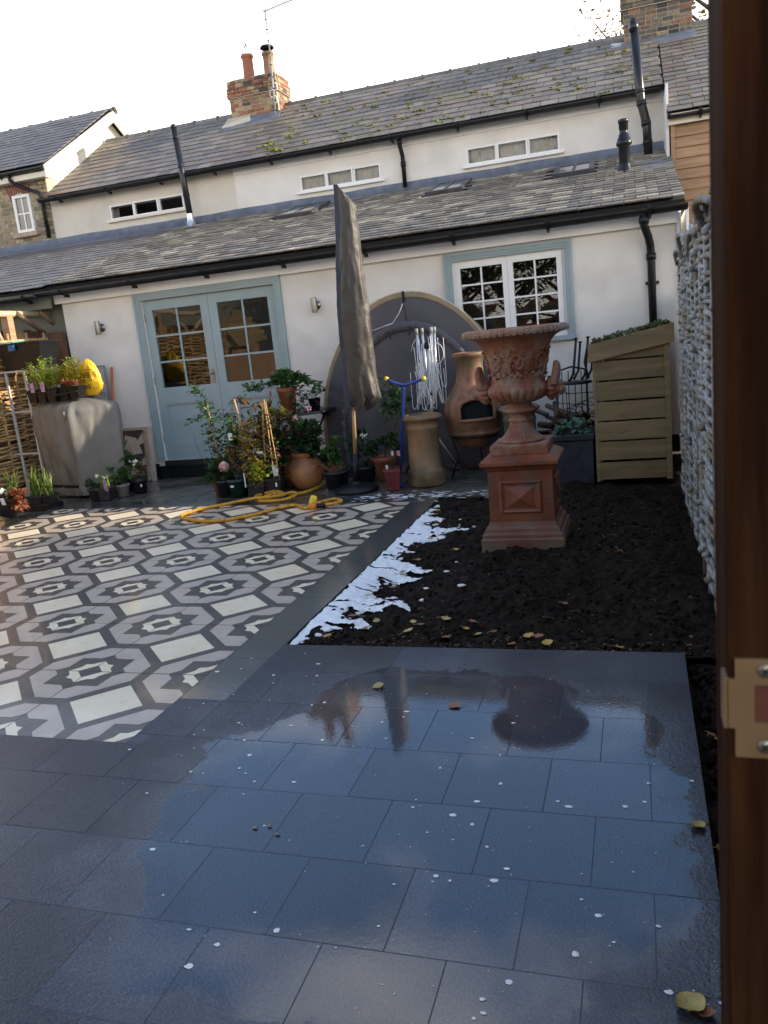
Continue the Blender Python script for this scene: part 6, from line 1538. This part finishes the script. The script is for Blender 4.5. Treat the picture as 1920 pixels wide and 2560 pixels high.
for a, b, mi in ((.05, .22, 1), (.30, .5, 1)):
    m.add([dloc(-.16, .002, a), dloc(.12, .002, a+.02), dloc(.05, .002, b), dloc(-.10, .002, b+.04)], [(0, 1, 2, 3)], 1); m.add([dloc(.0, .0015, a+.1), dloc(.15, .0015, a+.14), dloc(.14, .0015, b+.06)], [(0, 1, 2)], 1)
m.build('tile', [m_tdark, m_tgrey], db)

# ------------------------------------------------------------------ fences
def weave(parent, x, y0, y1, z0, z1, pitch, r, step, amp, mat, seed, name='rod', n=7, jit=.006, zw=.0):
    rr = random.Random(seed); k = 0; z = z0
    while z < z1:
        ys = []; yy = y0+rr.uniform(-.04, .02); e = y1+rr.uniform(-.03, .04); ph = (k % 2)*pi+rr.uniform(-.3, .3); pts = []; rad = r*rr.uniform(.75, 1.2); cnt = max(10, int((e-yy)/.055)); z_o = rr.uniform(0, 9); zp = rr.uniform(0, 6.3)
        for i in range(cnt+1):
            v = yy+(e-yy)*i/cnt; pts.append((x+amp*sin(pi*(v-y0)/step+ph)+jit*noise.noise(Vector((v*3, z*7, seed))), v, z+.5*jit*noise.noise(Vector((v*1.1+z_o, z*4, 2)))*5+zw*sin(2*pi*v/1.15+zp)))
        MB().tube(pts, [rad*(1+.12*noise.noise(Vector((i*.35, k, 3)))) for i in range(cnt+1)], n).build(name, mat, parent); z += pitch*rr.uniform(.85, 1.1); k += 1
wf_ = thing('woven_fence', 'silvery thick woven willow fence along the right edge', 'fence', (.3, 4, 0))
for i in range(18):
    yy = .75+.335*i; MB().tube([(.318, yy, -.05), (.318, yy, 1.80)], .016, 8).build('stake', m_rope, wf_)
weave(wf_, .326, .62, 6.48, .02, 1.80, .0235, .0135, .46, .017, m_rope, 5, n=7, jit=.010, zw=.014)
rr = random.Random(44)
for i in range(11):
    ya = rr.uniform(2.2, 6.0); sp_ = rr.uniform(.3, .6); zt = rr.uniform(1.70, 1.77); h = rr.uniform(.03, .10); dx = rr.uniform(-.05, .03)
    MB().tube([(.30+dx*sin(pi*u), ya+sp_*u, zt+h*sin(pi*u)**.7-.06*u) for u in [j/14 for j in range(15)]], rr.uniform(.011, .017), 8).build('top_hoop', m_polebark if i % 3 == 0 else m_rope, wf_)
for i in range(40):                                                # short cut ends poking out of the weave
    yy = rr.uniform(1.2, 6.3); z = rr.uniform(.05, 1.75); MB().tube([(.315, yy, z), (.278, yy-rr.uniform(.02, .06), z+rr.uniform(-.02, .02))], rr.uniform(.012, .02), 7).build('cut_end', m_rope, wf_)
fp = thing('fence_post', 'dark timber post closing the far end of the woven fence', 'post', (.36, 6.6, 0)); MB().b2(.315, .40, 6.56, 6.64, -.05, 1.46).build('post', m_post, fp); MB().b2(.305, .41, 6.55, 6.65, 1.46, 1.49).build('cap', m_pine, fp)
sc_ = thing('board_fence_sun_screen', 'dark close-boarded fence behind log store, with added sun-blocking boards behind woven fence', 'fence', (.5, 7.3, 0))
for i in range(17): MB().b2(.46, .48, 6.62+.092*i, 6.62+.092*i+.086, 0, 1.5).build('board', m_plank, sc_)
for i in range(48): MB().b2(.46, .48, .6+.125*i, .6+.125*i+.1245, -.1, 1.80).build('board', m_plank, sc_)  # long run added behind the weave to stop sun leaking onto the patio
lw = thing('hazel_hurdle', 'brown hazel wattle hurdle at the left edge behind the rack', 'fence', (-6.57, 6.5, 0))
for i in range(16): yy = 4.0+.29*i; MB().tube([(-6.57, yy, 0), (-6.57, yy, 1.80)], .016, 7).build('stake', m_wattle, lw)
weave(lw, -6.57, 4.0, 8.30, .03, 1.72, .030, .0155, .29, .026, m_wattle, 8, n=6, jit=.012)
dpst = thing('corner_post', 'dark brown timber post at the left end of the white wall', 'post', (-6.5, 8.15, 0)); MB().b2(-6.55, -6.37, 8.10, 8.19, 0, 1.79).build('post', M('brown_post', (.075, .035, .018), (.12, .06, .03), 9, .7, stretch=(3, 3, .3)), dpst)
pf = thing('plank_fence', 'dark vertical plank fence showing above the hurdle', 'fence', (-6.76, 7, 0))
rr = random.Random(31)
for i in range(34): MB().b2(-6.79, -6.765, 4.2+.122*i, 4.2+.122*i+.112, 0, 1.84+rr.uniform(-.01, .02)).build('plank', m_plank if rr.random() < .8 else m_pine, pf)
rp = thing('rustic_trellis', 'pole trellis with diagonal braces above the left fence', 'trellis', (-6.62, 7, 0))
MB().tube([(-6.64, 4.0, 2.02), (-6.63, 5.6, 2.03), (-6.64, 8.6, 2.01)], .036, 10).build('top_rail', m_pole, rp)
for yy in (4.2, 5.9, 7.62): MB().b2(-6.70, -6.61, yy-.045, yy+.045, 0, 2.05).build('upright', m_board, rp)
for (a, b) in (((-6.60, 7.72, 2.02), (-6.60, 8.12, 1.80)), ((-6.60, 8.10, 2.03), (-6.60, 8.45, 1.82)), ((-6.62, 7.32, 2.0), (-6.62, 7.44, 1.72)), ((-6.62, 7.08, 2.0), (-6.62, 7.2, 1.7)), ((-6.6, 6.0, 2.0), (-6.6, 6.5, 1.72)), ((-6.6, 6.9, 2.0), (-6.6, 6.5, 1.72)), ((-6.6, 4.4, 2.0), (-6.6, 4.9, 1.72)), ((-6.6, 5.5, 2.0), (-6.6, 5.0, 1.72))): MB().tube([a, b], .028, 9).build('brace', m_polebark if a[1] > 7.7 else m_pole, rp)
# door post by the camera
gp_ = thing('door_post', 'dark stained timber door post with brass keep, close at the right', 'post', (.1, .54, 0))
MB().b2(.048, .22, .503, .587, -.05, 2.5).build('post', m_post, gp_)
m = MB(); yf = .5005
m.b2(.0515, .075, yf, .5029, 1.075, 1.099); m.b2(.0515, .11, yf, .5029, 1.124, 1.141); m.b2(.075001, .11, yf, .5029, 1.075, 1.0935); m.b2(.0515, .0625, yf, .5029, 1.099, 1.124); m.b2(.085, .11, yf, .5029, 1.0935, 1.124)
m.b2(.047, .0515, yf, .5029, 1.0945, 1.1275); m.tube([(.0475, .5017, 1.0945), (.0475, .5017, 1.1275)], .0012, 8); m.b2(.0448, .0475, .5005, .518, 1.0945, 1.1275); m.build('strike_plate', m_brass, gp_)
MB().b2(.0625, .085, .5022, .5028, 1.0935, 1.124).build('latch_recess', M('recess_wood', (.09, .022, .01), (.14, .04, .02), 30, .7), gp_)
for z in (1.1335, 1.083):
    s_ = MB(); s_.lathe([(0, 0), (.0042, 0), (.0046, .0006), (.0046, .001)], (.0685, yf-.0012, z), 18, R=Matrix(((1, 0, 0), (0, 0, 1), (0, -1, 0)))); s_.build('screw', m_screw, gp_)
    c_ = MB(); c_.box((.0685, yf-.0013, z), (.005, .0004, .0011), Matrix.Rotation(.6, 3, 'Y')); c_.box((.0685, yf-.00135, z), (.0011, .0004, .005), Matrix.Rotation(.6, 3, 'Y')); c_.build('screw_slot', m_iron, gp_)

# ------------------------------------------------------------------ fallen leaves
LV = [(-1.02, 2.82), (-.68, 2.68), (-.38, 3.91), (-1.08, 3.58), (-1.04, 3.57), (-1.27, 3.59), (-.79, 3.59), (-.74, 3.47), (-.46, 3.45), (-.56, 3.31), (-.11, 3.31), (-.89, 3.45), (-1.13, 4.83), (-.5, 3.43), (-.66, 3.44), (-1.08, 3.49), (-.81, 3.54), (-1.37, 4.19), (-1.38, 4.46), (-1.33, 4.65), (-1.36, 5.09), (-1.43, 5.55), (-1.58, 6.2), (-.92, 3.6), (-1.41, 3.62), (-.41, 3.33), (-.13, 4.6), (-1.43, 3.32), (-1.3, 3.5), (.115, 2.043), (.06, 1.435), (.09, 1.42), (.18, 2.0), (.2, 2.6), (-1.5, 5.9), (-1.48, 5.75), (-1.45, 4.0)]
SEEN = {(-1.02, 2.82): 'single yellow leaf lying on the wet slabs near the bed', (-.68, 2.68): 'curled orange leaf on the wet slabs in front of the urn', (-.38, 3.91): 'lone pale yellow leaf on the dark soil before the plinth',
        (.115, 2.043): 'brown leaf at the puddle edge beside the door post', (.06, 1.435): 'large yellow and brown leaf at the bottom right corner', (.09, 1.42): 'rust leaf tucked under the large corner leaf', (-.11, 3.31): 'ochre leaf on the soil edge near the fence', (.18, 2.0): 'yellow leaf in the soil strip beside the door post', (.2, 2.6): 'yellow leaf in the soil strip by the fence foot', (-.13, 4.6): 'pale scrap of leaf on the soil right of the plinth'}
rr = random.Random(77)
for i, (x, yy) in enumerate(LV):
    m = MB(); L = rr.uniform(.035, .06)*(1.5 if (x, yy) == (.06, 1.435) else 1); a = rr.uniform(0, 6.3); k = 7; V = []; cu_ = rr.uniform(.2, .7); nlob = rr.uniform(.0, .25)
    for j in range(k+1):
        u = j/k; wv = L*.42*sin(pi*min(1, u*1.02+.02))**.8*(1+nlob*sin(j*2.6)); zb = cu_*L*(u-.5)**2+.004
        for s in (-1, -.5, 0, .5, 1): V.append(((u-.5)*L, s*wv, zb+cu_*.45*wv*abs(s)**1.6+.003*noise.noise(Vector((u*5, s*3, i)))))
    m.add(V, [(j*5+q, j*5+q+1, (j+1)*5+q+1, (j+1)*5+q) for j in range(k) for q in range(4)], 0, True)
    m.tube([(-L*.5, 0, .004+cu_*L*.25), (-L*.72, .004, .006), (-L*.95, .0, .004)], .0012, 5)
    on_soil = yy > 3.24 or x > XR; z = soil_z(x, yy)+.012 if yy > 3.24 else (-.035 if x > XR else .001)
    if x < -1.3 and yy > 3.3: z += .02
    o = m.build('fallen_leaf', m_fleaf); o.location = (x, yy, z); o.rotation_euler = (rr.uniform(-.2, .2), rr.uniform(-.2, .2), a)
    ORD = 'first second third fourth fifth sixth seventh eighth ninth tenth eleventh twelfth thirteenth fourteenth fifteenth'.split()
    fo_ = sorted([q for q in LV if q not in SEEN and q[0] < -1.28], key=lambda q: q[1]); sl_ = sorted([q for q in LV if q not in SEEN and q[0] >= -1.28 and q[1] < 3.65])
    if (x, yy) in SEEN: lb = SEEN[(x, yy)]
    elif (x, yy) in fo_: lb = 'dry leaf by the foam along the bed, %s from the front' % ORD[fo_.index((x, yy))]
    elif (x, yy) in sl_: lb = 'dry leaf on soil behind the slab edge, %s from the left' % ORD[sl_.index((x, yy))]
    else: lb = 'dry autumn leaf lying on the soil left of the plinth'
    tag(o, lb, 'leaf', 'fallen leaves')
for (x, yy, lb) in ((-1.10, 1.86, 'tiny silvery speck on the slabs, left of a pair'), (-1.06, 1.875, 'tiny silvery speck on the slabs, right of a pair'), (-1.02, 1.84, 'silvery pebble just below the pair of tiny stones')):
    o = MB().blob((0, 0, 0), (.008, .005, .003), int(x*99), 0, 8, .5).build('speck', m_greypot); o.location = (x, yy, .004); tag(o, lb, 'speck')  # shiny droplets and dead bits on the slabs, built as grey blobs

# ------------------------------------------------------------------ trees
def tree(name, label, x, yy, h, cr_r, n, leafL, mat, seed, group='trees', limbs=16):
    t = thing(name, label, 'tree', (x, yy, 0), group); rr = random.Random(seed); m = MB(); top = Vector((x+rr.uniform(-.3, .3), yy, h*.85))
    m.tube([(x, yy, -.1), (x+.05, yy, h*.3), Vector((x, yy, 0)).lerp(top, .65), top], [h*.022, h*.017, h*.011, h*.003], 9); tips = []
    for i in range(limbs):
        b = Vector((x, yy, h*rr.uniform(.2, .75))); a = rr.uniform(0, 6.3); d = Vector((cos(a), sin(a), rr.uniform(.2, .9))); e = b+d*cr_r*rr.uniform(.6, 1.05); mid_ = b.lerp(e, .5)+Vector((0, 0, -.1)); m.tube([b, mid_, e], [h*.008, h*.005, h*.002], 6); tips += [e, mid_]
        for q in range(3): f_ = e+Vector((rr.gauss(0, .35), rr.gauss(0, .35), rr.gauss(.1, .3)))*cr_r*.5; m.tube([mid_.lerp(e, .6), f_], [h*.003, h*.001], 5); tips.append(f_)
    m.build('trunk', m_bark, t); lf = MB()
    for i in range(n):
        c_ = rr.choice(tips); s = cr_r*.16; p = c_+Vector((rr.gauss(0, s), rr.gauss(0, s), rr.gauss(0, s*.8))); lf.leaf(p, rdir(rr, -.2), (rr.gauss(0, 1), rr.gauss(0, 1), 1), leafL*rr.uniform(.6, 1.2), leafL*.55, 0, .2)
    lf.build('crown', mat, t); return t
GT = 'trees behind the cottages'
tree('autumn_tree', 'thin autumn tree showing left of the sooty chimney', -.25, 16.5, 7.0, 1.1, 3000, .085, m_ltree, 1, GT)
tree('autumn_tree', 'yellowing tree showing between sooty chimney and door post', 2.2, 17.5, 8.6, 1.9, 2600, .12, m_ltree, 2, GT)
GR = 'garden trees mirrored in the window'
tree('garden_tree', 'dark leafy tree mirrored in the left half of the kitchen window', -3.6, -6.0, 6.0, 2.6, 9000, .14, m_ltree2, 3, GR, 44)
tree('garden_tree', 'dark leafy tree mirrored at the right of the kitchen window', -1.4, -7.6, 6.4, 2.5, 9000, .14, m_ltree2, 4, GR, 44)
# things that only the glass shows: rear wall and playhouse
gw = thing('garden_wall', 'old brick garden wall mirrored low in the kitchen window', 'wall', (-3, -4.6, 0)); MB().b2(-7.5, 1.2, -4.75, -4.6, 0, 1.55).build('wall', m_mort, gw)
bricks(gw, m_brick_d, (-1.0, -4.6, 0), (-1, 0, 0), 3.6, .75, 1.5, .215, .072, .01, .06, seed=91, nrm=(0, 1, 0))
MB().b2(-7.5, 1.2, -4.80, -4.55, 1.55, 1.62).build('coping', m_redarch, gw)
ph_ = thing('playhouse', 'small wooden playhouse with slatted roof mirrored in the right-hand door', 'playhouse', (-7.3, 2.3, 0))
HX0, HX1, HY0, HY1 = -7.5, -6.85, 1.4, 3.3
for i in range(20): MB().b2(HX1-.02, HX1, HY0+.095*i, HY0+.095*i+.09, 0, 1.45).build('wall_board', m_board, ph_)
for i in range(6): MB().b2(HX0, HX1-.03, HY1-.02, HY1, .0+.24*i, .235+.24*i).build('wall_board', m_board, ph_)
for i in range(7):
    u = i/7; MB().beam((HX1+.14-.07*i, HY0-.1, 1.50+.088*i), (HX1+.14-.07*i, HY1+.12, 1.50+.088*i), .03, .10).build('roof_slat', m_pine, ph_)
MB().b2(HX1-.04, HX1+.02, HY1-.04, HY1+.04, 0, 1.4).build('corner_post', m_pine, ph_)
MB().beam((HX1+.18, HY1+.13, 1.44), (HX1-.30, HY1+.13, 2.08), .03, .10).build('bargeboard', m_pine, ph_)
nh = thing('far_house', 'grey rendered house with a barred window mirrored in the right-hand door', 'house', (-11, 0, 0))
MB().b2(-13.5, -10.2, -12.5, 4.6, 0, 4.2).build('wall', m_sage, nh); MB().prism([(-13.7, -12.7, 4.2), (-9.9, -12.7, 4.2), (-11.8, -12.7, 5.6)], (0, 17.5, 0)).build('roof', m_deck, nh)
hw = bpy.data.objects.new('window', None); COL.objects.link(hw); hw.parent = nh; m = MB()
m.b2(-10.199, -10.17, 1.0, 2.0, 2.1, 3.1); m.build('dark_glass', m_dark, hw); m = MB()
for i in range(5): m.b2(-10.169, -10.15, 1.0+.24*i, 1.03+.24*i, 2.1, 3.1)
m.build('bars', m_whitep, hw)
